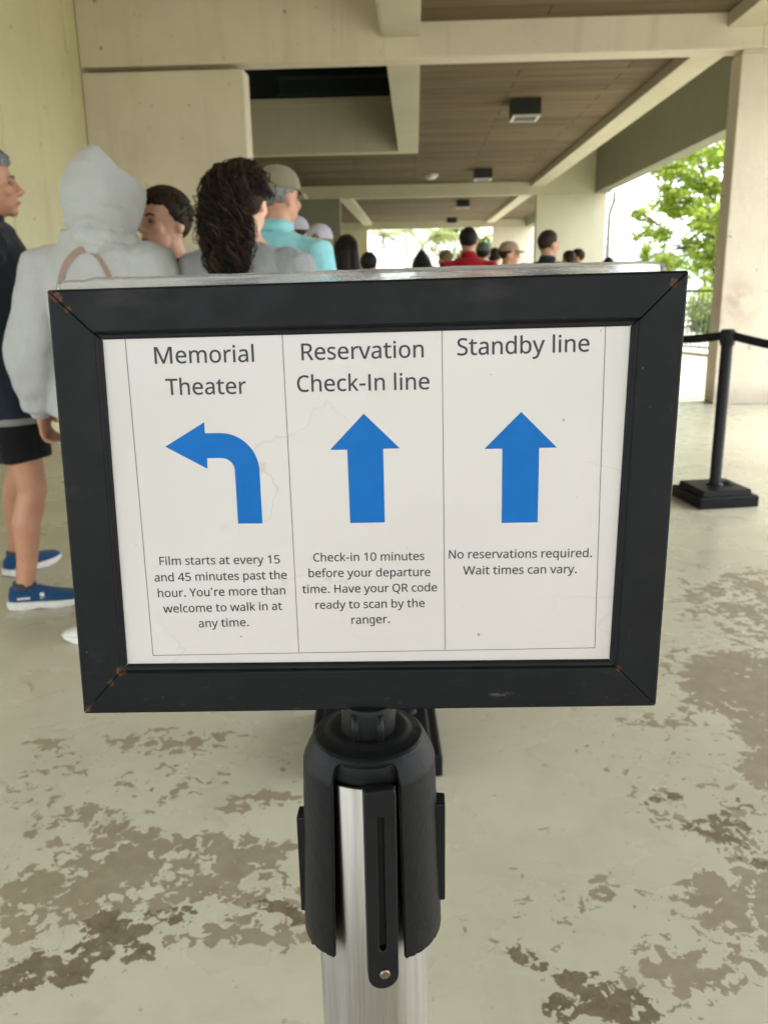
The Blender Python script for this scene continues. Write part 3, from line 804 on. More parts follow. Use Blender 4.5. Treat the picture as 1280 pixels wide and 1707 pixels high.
GL = {"-": ["40,229 40,307 282,307 282,229"], ".": ["133,-14 121,-13 110,-10 99,-5 90,2 82,11 77,23 73,37 72,54 73,71 77,86 82,97 90,106 99,113 110,117 121,120 133,121 146,120 157,117 168,113 178,106 186,97 191,86 195,71 196,54 195,37 191,23 186,11 178,2 168,-5 157,-10 146,-13"], "0": ["285,-10 228,-4 180,14 139,45 107,88 81,141 63,204 53,276 49,358 50,414 55,465 62,513 73,556 86,595 103,628 124,657 148,682 176,701 208,714 245,722 285,725 341,719 390,701 431,671 464,628 490,575 508,513 519,440 523,358 521,303 517,251 510,204 499,161 485,122 468,88 447,58 423,34 395,15 363,1 326,-7", "285,65 322,70 354,83 379,106 399,137 415,178 425,229 432,289 434,358 432,426 425,486 415,536 399,577 379,609 354,632 322,645 285,650 247,645 216,632 190,609 171,577 156,536 145,486 139,426 137,358 139,289 145,230 156,179 171,138 190,106 216,83 247,70"], "1": ["269,0 269,499 269,519 269,538 270,554 270,568 271,581 271,595 272,608 273,622 265,615 258,608 251,601 244,595 237,589 229,583 221,575 211,567 135,505 89,564 282,714 355,714 355,0"], "4": ["363,0 363,162 21,162 21,237 357,718 448,718 448,241 552,241 552,162 448,162 448,0", "107,241 363,241 363,466 363,491 363,514 364,535 364,554 365,573 366,590 367,607 368,624 364,624 360,614 355,604 350,594 344,583 338,572 332,563 327,554 321,546"], "5": ["248,-10 221,-9 195,-8 169,-4 145,0 121,6 100,12 80,20 63,29 63,112 82,102 103,92 126,84 151,78 176,72 201,68 225,66 249,65 287,67 320,74 350,86 376,103 398,124 413,150 422,182 425,219 422,252 414,281 401,306 382,327 357,343 327,355 289,362 246,364 231,364 216,363 200,361 182,359 165,356 149,354 136,352 124,349 80,377 107,714 465,714 465,634 182,634 165,427 174,429 185,430 197,432 211,434 226,436 242,437 258,438 275,438 327,435 374,424 415,407 450,383 478,353 499,317 511,275 515,228 511,175 497,129 475,88 445,53 406,26 360,6 308,-6"], "C": ["389,-10 337,-7 289,1 246,15 207,35 173,60 143,89 118,124 98,163 82,206 70,253 63,304 61,358 63,410 71,460 83,506 101,549 123,587 149,622 181,652 217,678 258,698 302,712 351,721 404,724 459,721 510,713 557,700 601,682 565,606 548,613 530,620 511,627 492,633 471,638 449,642 427,644 403,645 349,640 300,626 258,602 222,568 193,526 173,477 160,420 156,357 160,294 171,238 191,189 217,147 252,113 294,88 344,74 402,69 425,69 448,71 470,73 491,77 512,81 533,86 553,91 573,97 573,19 553,12 532,6 512,1 490,-3 468,-6 444,-8 417,-10"], "F": ["97,0 97,714 496,714 496,635 187,635 187,382 477,382 477,303 187,303 187,0"], "H": ["97,0 97,714 187,714 187,412 553,412 553,714 643,714 643,0 553,0 553,333 187,333 187,0"], "I": ["40,0 40,52 124,71 124,642 40,662 40,714 298,714 298,662 214,642 214,71 298,52 298,0"], "M": ["97,0 97,714 230,714 450,129 454,129 678,714 810,714 810,0 721,0 721,439 721,465 722,491 722,516 723,542 725,566 726,588 727,608 728,625 724,625 486,0 412,0 177,626 173,626 174,609 176,590 177,567 178,543 179,516 180,489 180,461 180,433 180,0"], "N": ["97,0 97,714 201,714 582,123 586,123 585,132 585,143 584,156 584,171 583,187 582,205 581,222 581,241 580,260 579,278 579,295 579,311 579,714 663,714 663,0 558,0 176,593 172,593 173,574 175,554 176,531 178,506 179,480 179,453 180,426 180,399 180,0"], "Q": ["554,-170 416,-9 411,-9 407,-10 404,-10 401,-10 391,-10 338,-7 289,1 246,16 206,36 172,61 142,91 117,126 97,165 81,208 70,255 63,305 61,359 63,412 70,462 81,508 97,551 117,590 142,624 172,654 206,679 246,699 290,714 338,722 392,725 443,722 491,714 533,699 572,680 606,654 636,625 662,590 683,552 699,508 711,462 718,412 720,358 717,295 707,237 690,183 667,135 638,93 602,57 560,29 512,8 683,-170", "391,68 448,73 496,87 537,112 569,145 593,188 611,237 622,294 625,358 621,422 611,478 594,528 569,569 537,603 497,627 448,641 392,646 335,641 287,627 246,603 213,569 188,528 170,478 160,422 156,358 160,294 170,237 188,188 213,145 246,112 286,87 335,73"], "R": ["97,0 97,714 294,714 356,711 410,701 454,686 490,664 518,635 538,600 550,559 554,511 553,484 549,459 542,436 533,416 522,398 509,382 495,368 479,356 463,345 446,335 429,327 411,320 607,0 502,0 329,295 187,295 187,0", "187,371 294,371 335,373 369,380 398,390 421,406 439,425 451,448 458,476 461,507 458,539 451,567 437,589 419,607 395,619 366,629 330,634 289,636 187,636"], "S": ["247,-10 218,-9 189,-8 162,-5 136,-1 112,4 89,10 69,16 51,24 51,110 70,102 91,95 115,88 141,81 167,75 195,71 223,69 251,68 289,70 321,76 349,85 372,99 389,116 402,135 409,158 412,183 411,200 408,215 404,229 397,242 388,254 377,265 362,276 346,286 325,297 302,307 275,319 244,330 201,347 164,367 133,388 107,411 86,437 72,468 63,503 60,542 62,569 67,595 76,618 89,640 105,659 124,675 145,690 170,702 196,712 225,718 255,723 288,724 317,723 345,721 371,718 396,713 420,707 443,700 464,693 485,684 457,607 438,615 418,622 398,628 376,634 355,639 332,642 309,644 286,645 255,643 227,638 204,629 185,617 170,601 159,583 153,563 151,541 152,524 155,508 159,494 166,481 175,469 186,458 199,448 215,438 233,428 255,418 279,408 307,397 337,385 365,373 391,361 414,347 434,334 452,318 467,302 479,284 489,264 496,242 501,218 502,191 498,146 485,106 463,72 433,43 396,20 352,3 303,-7"], "T": ["233,0 233,635 10,635 10,714 545,714 545,635 323,635 323,0"], "W": ["201,0 12,714 106,714 217,278 223,255 228,233 233,211 238,189 242,168 245,147 248,127 251,108 254,128 257,149 261,170 266,193 271,216 277,238 283,261 289,283 415,714 508,714 639,280 646,257 652,234 658,211 663,189 668,166 672,146 675,126 678,108 681,127 684,147 688,167 692,189 697,210 702,233 707,256 713,279 823,714 917,714 727,0 636,0 497,468 481,526 477,540 474,553 471,566 468,577 461,609 460,601 458,589 455,573 451,553 445,532 440,510 434,488 427,465 292,0"], "Y": ["238,0 238,273 0,714 98,714 283,363 469,714 566,714 328,277 328,0"], "a": ["215,-10 180,-8 148,0 120,12 94,29 73,50 58,78 49,111 46,149 50,187 62,220 81,248 109,273 145,292 189,306 242,316 303,320 394,323 394,355 392,386 387,412 378,432 365,448 349,459 330,468 308,472 283,474 262,473 242,471 222,467 203,462 184,455 166,448 149,441 132,433 105,499 123,508 143,517 165,524 188,532 212,537 237,542 262,544 288,545 334,542 373,534 406,521 433,502 454,477 468,446 477,409 480,365 480,0 416,0 399,76 395,76 377,55 359,38 341,23 322,11 300,2 276,-5 247,-9", "235,61 268,63 297,70 324,82 348,99 368,120 382,146 390,178 393,214 393,262 314,259 268,255 229,249 199,240 176,227 159,212 147,193 139,172 137,148 139,127 144,109 152,94 165,82 179,73 196,66 214,62"], "b": ["339,-10 309,-9 282,-4 257,3 236,13 217,25 200,38 186,53 173,68 166,68 148,0 85,0 85,760 173,760 173,575 173,558 173,542 172,527 172,512 171,498 170,485 169,474 168,465 173,465 186,481 200,496 217,510 236,522 257,532 282,539 309,544 339,545 387,541 429,528 467,506 500,476 526,436 545,389 556,333 560,268 556,203 545,147 526,99 499,60 466,29 429,7 386,-6", "326,63 360,66 389,76 413,93 433,116 449,145 460,181 467,222 469,269 460,358 433,421 387,459 324,472 285,469 252,460 226,444 206,423 192,395 181,360 175,319 173,271 173,267 175,220 181,180 191,145 205,115 225,93 252,76 285,66"], "c": ["300,-10 265,-8 233,-3 202,6 174,19 147,36 124,56 104,80 87,109 73,142 63,178 57,220 55,265 57,312 63,355 74,393 88,426 106,455 127,480 151,500 178,517 207,530 238,539 271,544 306,546 326,545 346,544 366,541 385,537 403,533 420,528 434,523 447,517 420,444 407,448 394,453 379,457 364,461 348,464 333,467 318,469 304,469 235,456 186,418 156,355 146,266 148,220 156,180 168,146 184,117 206,95 232,79 263,69 299,66 320,67 340,68 359,71 376,75 393,80 409,85 424,91 438,97 438,19 424,12 410,7 394,2 379,-2 361,-6 343,-8 322,-10"], "d": ["275,-10 228,-6 185,7 148,29 115,59 89,99 70,146 59,202 55,267 59,332 70,388 89,436 115,476 148,506 186,528 228,542 276,546 306,545 332,540 356,533 378,523 396,511 413,498 429,483 442,467 448,467 447,474 447,483 446,494 445,505 443,518 443,528 442,538 442,546 442,760 530,760 530,0 459,0 446,72 442,72 429,56 414,41 397,27 378,14 357,4 332,-4 305,-8", "289,63 328,66 361,75 388,89 408,109 424,136 434,168 441,206 443,250 443,266 441,313 435,354 424,390 410,420 390,443 363,460 329,470 288,473 255,469 226,459 201,441 182,416 166,386 155,350 148,310 146,265 148,220 155,180 166,145 182,116 202,93 226,76 255,66"], "e": ["313,-10 276,-8 241,-2 209,7 178,21 151,38 126,60 105,85 88,113 73,146 63,182 57,221 55,264 57,306 62,346 72,382 85,415 101,445 120,471 142,493 168,512 195,527 225,537 258,544 292,546 325,544 356,539 385,529 411,516 434,499 454,480 472,457 487,431 498,403 506,372 511,339 513,304 513,251 146,251 150,208 159,171 173,139 193,113 217,92 246,77 279,68 317,65 342,66 365,67 387,70 407,75 427,80 448,86 468,94 489,102 489,25 469,17 448,9 428,3 408,-2 387,-5 364,-8 340,-9", "148,321 421,321 419,353 413,383 403,409 390,431 372,450 349,463 322,471 291,474 261,471 235,464 211,451 192,433 175,411 162,385 153,355"], "f": ["109,0 109,468 15,468 15,509 109,539 109,570 112,618 120,659 135,693 155,720 180,739 210,754 244,762 283,765 299,765 314,764 328,762 342,760 354,757 366,754 377,750 387,747 364,678 356,681 347,683 337,685 327,688 316,690 306,692 295,693 284,693 263,691 246,686 231,676 218,664 209,647 202,626 198,600 197,571 197,536 332,536 332,468 197,468 197,0"], "g": ["290,-240 234,-238 183,-232 137,-221 97,-206 97,-125 139,-143 186,-157 238,-164 295,-167 328,-164 357,-157 382,-144 404,-127 421,-104 433,-79 441,-49 443,-16 443,5 443,12 443,20 444,29 444,39 445,50 445,59 446,66 446,71 442,71 411,36 373,10 328,-5 276,-10 227,-5 183,8 146,31 113,63 88,103 70,151 59,205 55,267 59,328 70,382 88,429 113,471 146,504 183,527 226,541 275,546 301,545 325,541 349,535 371,526 391,515 410,501 427,484 443,465 448,465 460,536 530,536 530,-9 526,-63 515,-110 497,-149 471,-182 438,-207 397,-226 347,-236", "289,62 327,65 359,73 386,86 407,106 423,131 435,162 442,201 444,246 444,267 442,318 434,361 423,397 406,424 384,445 357,460 325,469 287,472 255,469 228,459 203,442 183,419 167,389 155,354 148,313 146,266 148,219 155,179 167,144 182,115 203,92 227,75 256,65"], "h": ["85,0 85,760 173,760 173,537 173,517 172,498 170,480 168,462 174,462 188,481 205,498 223,512 245,524 267,533 291,540 315,544 341,545 387,542 427,533 460,519 488,498 509,472 525,438 534,397 537,349 537,0 450,0 450,343 442,399 420,440 382,464 330,472 289,469 254,459 227,444 206,422 192,394 181,360 175,321 173,277 173,0"], "i": ["130,625 119,626 110,628 101,633 93,639 86,647 82,656 79,668 78,681 79,695 82,706 86,716 93,723 101,729 110,734 119,736 130,737 140,736 149,734 157,729 166,723 172,716 177,706 180,695 181,681 180,668 177,656 172,647 166,639 157,633 149,628 140,626", "85,0 85,536 173,536 173,0"], "k": ["85,0 85,760 172,760 172,363 172,354 172,344 171,333 171,321 170,308 170,297 169,286 168,276 172,276 175,280 180,286 184,292 190,299 196,307 202,314 208,322 214,330 221,337 226,344 231,350 236,355 407,536 510,536 293,307 525,0 419,0 233,250 172,197 172,0"], "l": ["85,0 85,760 173,760 173,0"], "m": ["85,0 85,536 156,536 169,463 174,463 188,483 203,500 221,514 242,526 263,534 285,541 308,545 332,546 389,540 436,524 471,495 496,456 501,456 516,478 533,496 552,512 575,524 598,534 622,541 647,545 673,546 716,543 753,534 784,520 809,500 829,473 843,439 851,397 854,349 854,0 767,0 767,345 760,401 740,440 706,464 658,472 622,469 591,461 566,447 546,427 532,402 521,372 515,336 513,296 513,0 426,0 426,345 419,401 399,440 364,464 316,472 279,469 248,460 223,444 204,422 190,394 181,361 175,322 173,278 173,0"], "n": ["85,0 85,536 156,536 169,463 174,463 188,483 205,500 224,514 246,526 269,534 293,541 318,545 343,546 388,543 427,534 461,520 488,500 509,473 525,439 534,397 537,349 537,0 450,0 450,343 442,399 420,440 382,464 330,472 289,469 255,460 227,444 207,422 192,394 182,361 175,322 173,278 173,0"], "o": ["301,-10 266,-8 234,-2 203,8 175,22 148,41 125,62 104,88 87,117 73,150 63,187 57,226 55,269 59,332 72,387 93,434 122,474 159,506 201,528 250,542 304,546 339,544 373,538 404,528 432,513 459,495 482,474 502,448 520,420 533,387 543,351 549,312 551,269 547,206 534,151 513,103 484,63 447,31 404,8 356,-5", "303,63 341,66 373,77 400,94 422,119 439,149 450,184 458,224 460,269 458,314 451,354 439,388 422,418 400,442 373,459 340,469 302,472 264,469 231,459 204,442 183,418 167,388 155,354 148,314 146,269 148,224 155,184 167,149 184,119 205,94 232,77 265,66"], "p": ["85,-240 85,536 157,536 169,463 173,463 186,480 201,495 217,509 236,522 257,533 282,540 309,544 340,546 387,542 429,529 467,507 500,477 526,438 545,390 556,334 560,269 556,205 545,148 526,101 500,61 467,30 429,8 387,-6 339,-10 309,-9 282,-4 258,3 237,14 217,26 200,39 186,53 173,68 167,68 168,59 169,49 170,37 171,25 172,12 173,1 173,-10 173,-20 173,-240", "326,63 349,65 371,70 390,78 406,90 421,105 434,122 445,141 454,164 460,188 465,213 468,241 469,270 467,314 460,353 449,387 433,417 413,441 388,458 359,469 324,472 286,469 254,460 228,446 209,426 194,400 183,368 176,330 173,286 173,269 175,222 181,181 191,146 205,117 225,93 252,76 285,66"], "q": ["442,-240 442,-11 442,-2 442,9 443,19 443,31 444,43 444,53 446,63 447,72 441,72 428,56 414,41 397,27 378,14 356,4 331,-4 304,-9 273,-10 227,-6 185,7 148,29 115,59 89,99 70,146 59,202 55,267 59,332 70,388 90,436 117,476 150,506 187,528 229,542 276,546 306,544 333,540 358,533 379,522 398,509 415,495 430,480 443,463 447,463 460,536 530,536 530,-240", "290,63 328,66 361,74 387,89 407,109 423,134 434,166 440,204 443,248 443,266 441,314 435,356 424,391 409,421 389,443 362,460 328,470 288,473 254,469 225,459 201,441 181,416 166,386 155,350 148,310 146,265 148,220 155,180 166,146 182,117 202,93 226,76 256,66"], "r": ["85,0 85,536 157,536 167,438 171,438 185,459 201,479 218,497 238,514 259,528 283,538 308,544 335,546 343,546 351,546 359,545 368,545 376,544 384,543 391,541 398,540 387,459 380,460 373,462 366,463 359,464 351,465 343,466 336,466 329,466 309,465 289,460 270,453 252,444 235,431 220,416 206,400 194,381 185,359 178,337 174,312 173,286 173,0"], "s": ["220,-10 193,-9 168,-8 145,-5 123,-1 104,4 85,10 68,16 52,24 52,104 69,96 87,89 108,81 129,75 152,69 175,64 199,62 222,61 253,62 280,66 302,73 319,83 332,94 342,108 347,123 349,140 348,150 346,159 343,168 338,176 331,184 323,192 312,200 299,208 283,216 264,225 242,234 217,244 192,254 169,264 147,274 128,284 111,294 95,306 82,318 71,332 62,347 56,364 52,383 51,404 54,436 65,464 82,489 107,509 136,525 171,537 209,544 252,546 276,545 299,544 322,541 343,536 364,531 385,525 404,518 423,510 393,440 376,447 358,453 340,459 322,464 303,468 285,472 265,473 246,474 221,473 198,470 179,464 164,456 151,447 142,436 137,423 135,409 136,398 138,389 142,380 148,372 156,364 165,356 177,349 192,342 208,334 227,325 249,316 273,307 298,297 320,288 341,278 360,267 377,257 392,245 404,233 415,219 423,204 429,187 433,169 434,148 430,111 420,80 401,52 376,30 345,13 308,0 266,-7"], "t": ["249,-10 228,-9 209,-6 190,-2 172,4 155,13 139,24 126,38 114,55 104,75 98,98 93,125 92,156 92,468 16,468 16,510 93,545 128,659 180,659 180,536 335,536 335,468 180,468 180,158 181,135 186,115 193,99 204,86 216,75 230,68 246,63 264,62 274,62 284,63 295,64 305,66 315,67 324,69 332,71 339,73 339,6 331,3 322,0 311,-3 299,-5 286,-7 274,-9 261,-10"], "u": ["274,-10 229,-7 189,2 156,16 128,36 107,63 91,97 82,137 79,185 79,536 168,536 168,191 175,135 198,95 235,71 287,63 328,66 362,75 390,91 411,113 426,141 436,174 443,213 445,257 445,536 533,536 533,0 461,0 448,71 444,71 430,51 413,35 394,21 372,9 349,1 324,-5 300,-9"], "v": ["203,0 0,536 94,536 208,220 212,209 216,197 221,184 225,171 229,158 234,145 237,132 241,119 244,108 247,97 249,87 251,78 255,78 257,87 260,97 263,108 266,120 270,133 274,145 279,159 283,172 288,185 292,197 296,209 300,220 414,536 508,536 304,0"], "w": ["158,1 11,537 102,537 176,251 181,229 187,208 192,186 197,164 202,143 205,124 209,106 211,91 215,91 217,100 219,110 222,121 225,133 227,146 230,159 234,172 237,186 241,199 244,212 248,224 251,235 346,537 442,537 534,235 539,218 545,200 550,181 555,161 560,142 564,124 568,107 570,92 574,92 576,106 579,122 583,140 587,161 593,183 598,205 604,228 610,251 685,537 775,537 626,1 523,1 431,303 425,323 419,344 413,364 408,383 404,402 400,419 397,433 394,445 390,445 388,433 385,419 381,402 377,383 372,364 367,343 361,323 354,302 258,1"], "y": ["84,-240 72,-240 61,-239 51,-239 42,-238 33,-236 25,-235 18,-233 11,-232 11,-162 17,-163 23,-164 30,-165 37,-166 45,-167 53,-168 62,-168 70,-168 92,-166 111,-161 129,-153 144,-142 157,-128 169,-112 180,-93 189,-73 217,-2 1,536 95,536 211,231 218,211 225,192 232,173 238,155 244,136 248,119 253,102 256,85 260,85 263,98 268,114 273,131 278,151 285,171 292,191 299,212 306,232 415,536 510,536 279,-74 264,-110 247,-142 228,-171 206,-195 182,-215 154,-229 121,-237"], "’": ["95,0 95,714 505,714 505,0", "146,51 455,51 455,663 146,663"]}
GL["’"] = ["60,730 150,730 92,560 30,560"]
GL["I"] = ["97,0 97,714 187,714 187,0"]
ADV = dict(zip("abcdefghiklmnopqrstuvwyCFHIMNQRSTWY0145-. ’", [561, 615, 480, 615, 564, 344, 615, 618, 258, 534, 258, 935, 618, 605, 615, 615, 413, 479, 361, 618, 508, 786, 510, 632, 519, 741, 284, 907, 760, 781, 622, 549, 556, 930, 566, 572, 572, 572, 572, 322, 268, 260, 200]))
CAL = dict(zip("abcdefghiklmnopqrstuvwyCFHIMNQRSTWY0145-. ’", [981, 1076, 866, 1076, 1019, 625, 964, 1076, 470, 931, 470, 1636, 1076, 1080, 1076, 1076, 714, 801, 686, 1076, 925, 1464, 927, 1092, 941, 1276, 516, 1751, 1322, 1356, 1112, 941, 998, 1822, 998, 1038, 1038, 1038, 1038, 627, 517, 463, 452]))
def printed(txt, x0, y0, x1, y1):
    glyphs = []; x = 0
    for ch in txt:
        adv = CAL[ch] / 2048; sx = adv / ADV[ch]
        if ch in GL: glyphs.append([[(x + float(p.split(',')[0]) * sx, float(p.split(',')[1]) * .00087) for p in s.split()] for s in GL[ch]])
        x += adv
    lo = min(p[0] for g in glyphs for l in g for p in l); hi = max(p[0] for g in glyphs for l in g for p in l)
    d = Vector((x1 - x0, y1 - y0)); em = d.length / (hi - lo); d.normalize(); n_ = Vector((-d.y, d.x))
    glyphs = [[grown([tuple(Vector((x0, y0)) + d * (p[0] - lo) * em + n_ * p[1] * em) for p in l], .006 * em + .00002) for l in g] for g in glyphs]
    on_paper(flat_glyphs(glyphs, "printed_text"), "printed_text", M_ink)
for t_ in (("Memorial", -.10915, .07702, -.0573, .07724), ("Theater", -.10443, .06072, -.06227, .06076), ("Reservation", -.03238, .07764, .03092, .07812), ("Check-In line", -.03524, .06127, .03386, .0616),
           ("Standby line", .04853, .07876, .1165, .07971), ("Film starts at every 15", -.11487, -.03235, -.04857, -.03217), ("and 45 minutes past the", -.11834, -.04176, -.04511, -.04112),
           ("hour. You’re more than", -.11713, -.05089, -.04635, -.05005), ("welcome to walk in at", -.11479, -.06001, -.04847, -.05908), ("any time.", -.09561, -.06887, -.06753, -.06838),
           ("Check-in 10 minutes", -.03009, -.03138, .03058, -.03127), ("before your departure", -.03302, -.04034, .03385, -.04042), ("time. Have your QR code", -.03685, -.04954, .03755, -.04927),
           ("ready to scan by the", -.02981, -.05878, .03064, -.05831), ("ranger.", -.01002, -.06785, .01117, -.06746), ("No reservations required.", .0441, -.03066, .12194, -.03077), ("Wait times can vary.", .0519, -.03989, .11395, -.03974)):
    printed(*t_)
# plastic sleeve standing proud of the top of the frame, crumpled at its left end
NS = 90; front, back = [], []
pl = MB()
rowsz = 5
grid = []
for side, d0 in ((0, .0052), (1, .0066)):
    for j in range(rowsz):
        row = []
        for i in range(NS + 1):
            f = i / NS; u = -.1575 + .312 * f
            base_w = .1105 + (f * .004)
            top_w = .1206 + .0036 * min(1, f * 1.25) + .0003 * noise.noise(Vector((u * 70, 0, 0))) + .00025 * noise.noise(Vector((u * 600, 0, 5)))
            if f < .11: top_w -= .0022 * (1 - f / .11) ** 2 - .0010 * abs(math.sin(f * 70))
            if f > .985: top_w -= .0014 * (f - .985) / .015
            w_ = base_w + (top_w - base_w) * j / (rowsz - 1)
            d = d0 + .0006 * noise.noise(Vector((u * 60, w_ * 200, side * 9))) + (.0012 * max(0, .14 - f) / .14 * math.sin(f * 90 + j)) + .0012 * (j / 4) ** 2
            row.append(SP(u, w_, d))
        grid.append(row)
ridge = grid[:rowsz] + grid[rowsz:][::-1]
pl.rings([[ridge[r][i] for r in range(len(ridge))] for i in range(NS + 1)])
pl.build("plastic_sleeve", M_plastic, root, True)

# stem, topper, post
MB().tube([SP(-.0018, -.1165, .0105), SP(-.0018, -.1215, .0105), Vector((0, -.004, 1.036))], [.0158, .0158, .0158], 24).build("stem", M_black, root, True, .001)
for a in (-112, -62, 62, 112):
    q = Vector((math.cos(R_(a)), math.sin(R_(a)), 0)) * .0160 + Vector((0, -.004, 0))
    MB().tube([q + Vector((0, .001, 1.054)), q + Vector((0, 0, 1.036))], .0026, 8).build("stem_rib", M_black, root, True)
PROF = [(.0, 1.0385), (.0175, 1.0385), (.0215, 1.0382), (.0238, 1.0370), (.0256, 1.0354), (.0285, 1.0343), (.0312, 1.0335), (.0326, 1.0322), (.0336, 1.0304), (.0358, 1.0260), (.0386, 1.0196), (.0391, 1.0178), (.0392, 1.0140)]
for i in range(1, 13): PROF.append((.0392 + .0036 * i / 12, 1.0140 - .1090 * i / 12))
WT, W0 = 1.0306, 1.0255                  # window top and where its corners start to round
def half_at(z):
    if z > WT: return 22
    if z <= W0: return 30
    return 22 + 8 * max(.0, 1 - ((z - W0) / (WT - W0)) ** 2) ** .5
rows = []
for (r0, z0), (r1, z1) in zip(PROF, PROF[1:]):
    k = 8 if z0 > 1.015 and z0 < 1.036 else 1
    for j in range(k): rows.append((r0 + (r1 - r0) * j / k, z0 + (z1 - z0) * j / k))
rows.append(PROF[-1])
i_ = next(i for i, (r, z) in enumerate(rows) if z < WT)
rows.insert(i_, (rows[i_ - 1][0] * .5 + rows[i_][0] * .5, WT + .00001))
NF = 90
bm = bmesh.new()
for sg in (1, -1):
    g = []
    for r, z in rows:
        hf = half_at(z); line = []
        for k in range(NF + 1):
            a = R_(hf + (180 - 2 * hf) * k / NF)
            zz = z - ((.0010 * noise.noise(Vector((math.cos(a) * 30, sg * math.sin(a) * 30, 4))) + .005 * abs(math.sin(a)) - .0025) if z < .906 else 0)
            line.append(bm.verts.new((sg * r * math.sin(a), -r * math.cos(a), zz)))
        g.append(line)
    for i in range(len(g) - 1):
        for k in range(NF):
            try: bm.faces.new((g[i][k], g[i][k + 1], g[i + 1][k + 1], g[i + 1][k]))
            except ValueError: pass
for a0 in (0, 180):
    g = [[bm.verts.new((r * math.sin(R_(a0 - 22 + 44 * k / 22)), -r * math.cos(R_(a0 - 22 + 44 * k / 22)), z)) for k in range(23)] for r, z in rows if z > WT]
    for i in range(len(g) - 1):
        for k in range(22): bm.faces.new((g[i][k], g[i][k + 1], g[i + 1][k + 1], g[i + 1][k]))
bmesh.ops.remove_doubles(bm, verts=bm.verts, dist=1e-5)
bmesh.ops.recalc_face_normals(bm, faces=bm.faces)
fz = max(bm.faces, key=lambda f: f.calc_center_median().z)
if fz.normal.z < 0: bmesh.ops.reverse_faces(bm, faces=bm.faces)
tme = bpy.data.meshes.new("topper"); bm.to_mesh(tme); bm.free()
tme.polygons.foreach_set('use_smooth', [True] * len(tme.polygons))
tp = link("topper", tme, M_rubber, root)
sm = tp.modifiers.new('s', 'SOLIDIFY'); sm.thickness = .0026; sm.offset = -1
bv = tp.modifiers.new('b', 'BEVEL'); bv.width = .0007; bv.segments = 2; bv.limit_method = 'ANGLE'; bv.angle_limit = R_(40)
MB().lathe([(0, 1.033), (.026, 1.033), (.0322, 1.0285), (.0326, 1.0178), (.0300, 1.0178), (.0300, .99), (0, .99)], 64).build("cassette", M_black, root, True, .0005)
post = MB()
NP = 96
outer_r, inner_r = .0339, .0318
post.rings([[Vector((r * math.cos(2 * math.pi * k / NP), r * math.sin(2 * math.pi * k / NP), z)) for k in range(NP)] for r, z in ((inner_r, .95), (inner_r, 1.0156), (outer_r - .0004, 1.0159), (outer_r, 1.0154), (outer_r, .9), (outer_r, .5), (outer_r, .055))], False)
po = post.build("post", M_steel, root, True)
def rounded_slot(w_, h0, h1, r, n=8):
    lp = [(-w_ + r - r * math.cos(R_(90 * i / n)), h1 - r + r * math.sin(R_(90 * i / n))) for i in range(n + 1)]
    lp += [(w_ - r + r * math.sin(R_(90 * i / n)), h1 - r + r * math.cos(R_(90 * i / n))) for i in range(n + 1)]
    lp += [(w_ * math.cos(R_(180 * i / 16)), h0 + w_ - w_ * math.sin(R_(180 * i / 16))) for i in range(17)]
    return lp
for k in (0, 2):
    A = R_(11.5 + 90 * k)
    Mc = Matrix.Rotation(A, 4, 'Z') @ Matrix.Translation((0, -.0372, 0)) @ Matrix(((1, 0, 0, 0), (0, 0, -1, 0), (0, 1, 0, 0), (0, 0, 0, 1)))
    me = shape2d([rounded_slot(.0083, .8865, 1.0185, .002), [(x, y) for x, y in rounded_slot(.0026, .912, 1.0030, .001)][::-1]], .0030, .0007); me.transform(Mc)
    cb = link("belt_clip", me, M_black, root)
    MB().box(-.0072, .0072, -.0362, -.0312, .892, 1.016, Matrix.Rotation(A, 4, 'Z')).build("clip_backing", M_hole, cb)
    s0 = MB().lathe([(0, 0), (.0031, 0), (.0031, .0007), (.0024, .0012), (0, .0012)], 20)
    for q in (0, 90):
        s0.box(-.0022, .0022, -.0004, .0004, .00125, .0014, Matrix.Rotation(R_(q + 20), 4, 'Z'))
    sme = s0.mesh("screw"); sme.transform(Matrix.Rotation(A, 4, 'Z') @ Matrix.Translation((.0006, -.0408, .8965)) @ Matrix.Rotation(R_(90), 4, 'X'))
    link("screw", sme, M_screw, cb)
for sg, z0, z1, ro in ((-1, .911, .978, .0445), (1, .920, .988, .0452)):
    MB().rings([[Vector((sg * x, y, z)) for x, y in ((.036, -.007), (ro, -.006), (ro, .006), (.036, .007))] for z in (z0, z0 + .002, z1 - .003, z1)]).build("side_catch", M_black, root, bevel=.0008)
MB().box(-.003, .003, -.0, .012, .885, .915, Matrix.Translation((-.0362, -.006, .0))).build("tab", M_black, root, bevel=.001)

# ------------------------------------------------------------------ black belt stanchions
def base_into(parent):
    b = MB()
    h = .178
    b.rings([[Vector((x * h, y * h, 0)) for x, y in ((-1, -1), (1, -1), (1, 1), (-1, 1))], [Vector((x * h, y * h, .062)) for x, y in ((-1, -1), (1, -1), (1, 1), (-1, 1))],
             [Vector((x * (h - .006), y * (h - .006), .068)) for x, y in ((-1, -1), (1, -1), (1, 1), (-1, 1))], [Vector((x * (h - .028), y * (h - .028), .068)) for x, y in ((-1, -1), (1, -1), (1, 1), (-1, 1))],
             [Vector((x * (h - .034), y * (h - .034), .098)) for x, y in ((-1, -1), (1, -1), (1, 1), (-1, 1))]])
    o = b.build("base", M_rubber, parent, bevel=.006)
    g = MB()
    g.box(.055, .115, -.02, .02, .0985, .1005)
    g.build("handle_hole_shade", M_hole, o)  # flat plate painted dark as the shaded inside of a handle hole
    r_ = MB().ell((.075, 0, .10), (.045, .03, .016)); r_.build("base_lug", M_rubber, o, True)
    return o
base_into(root)
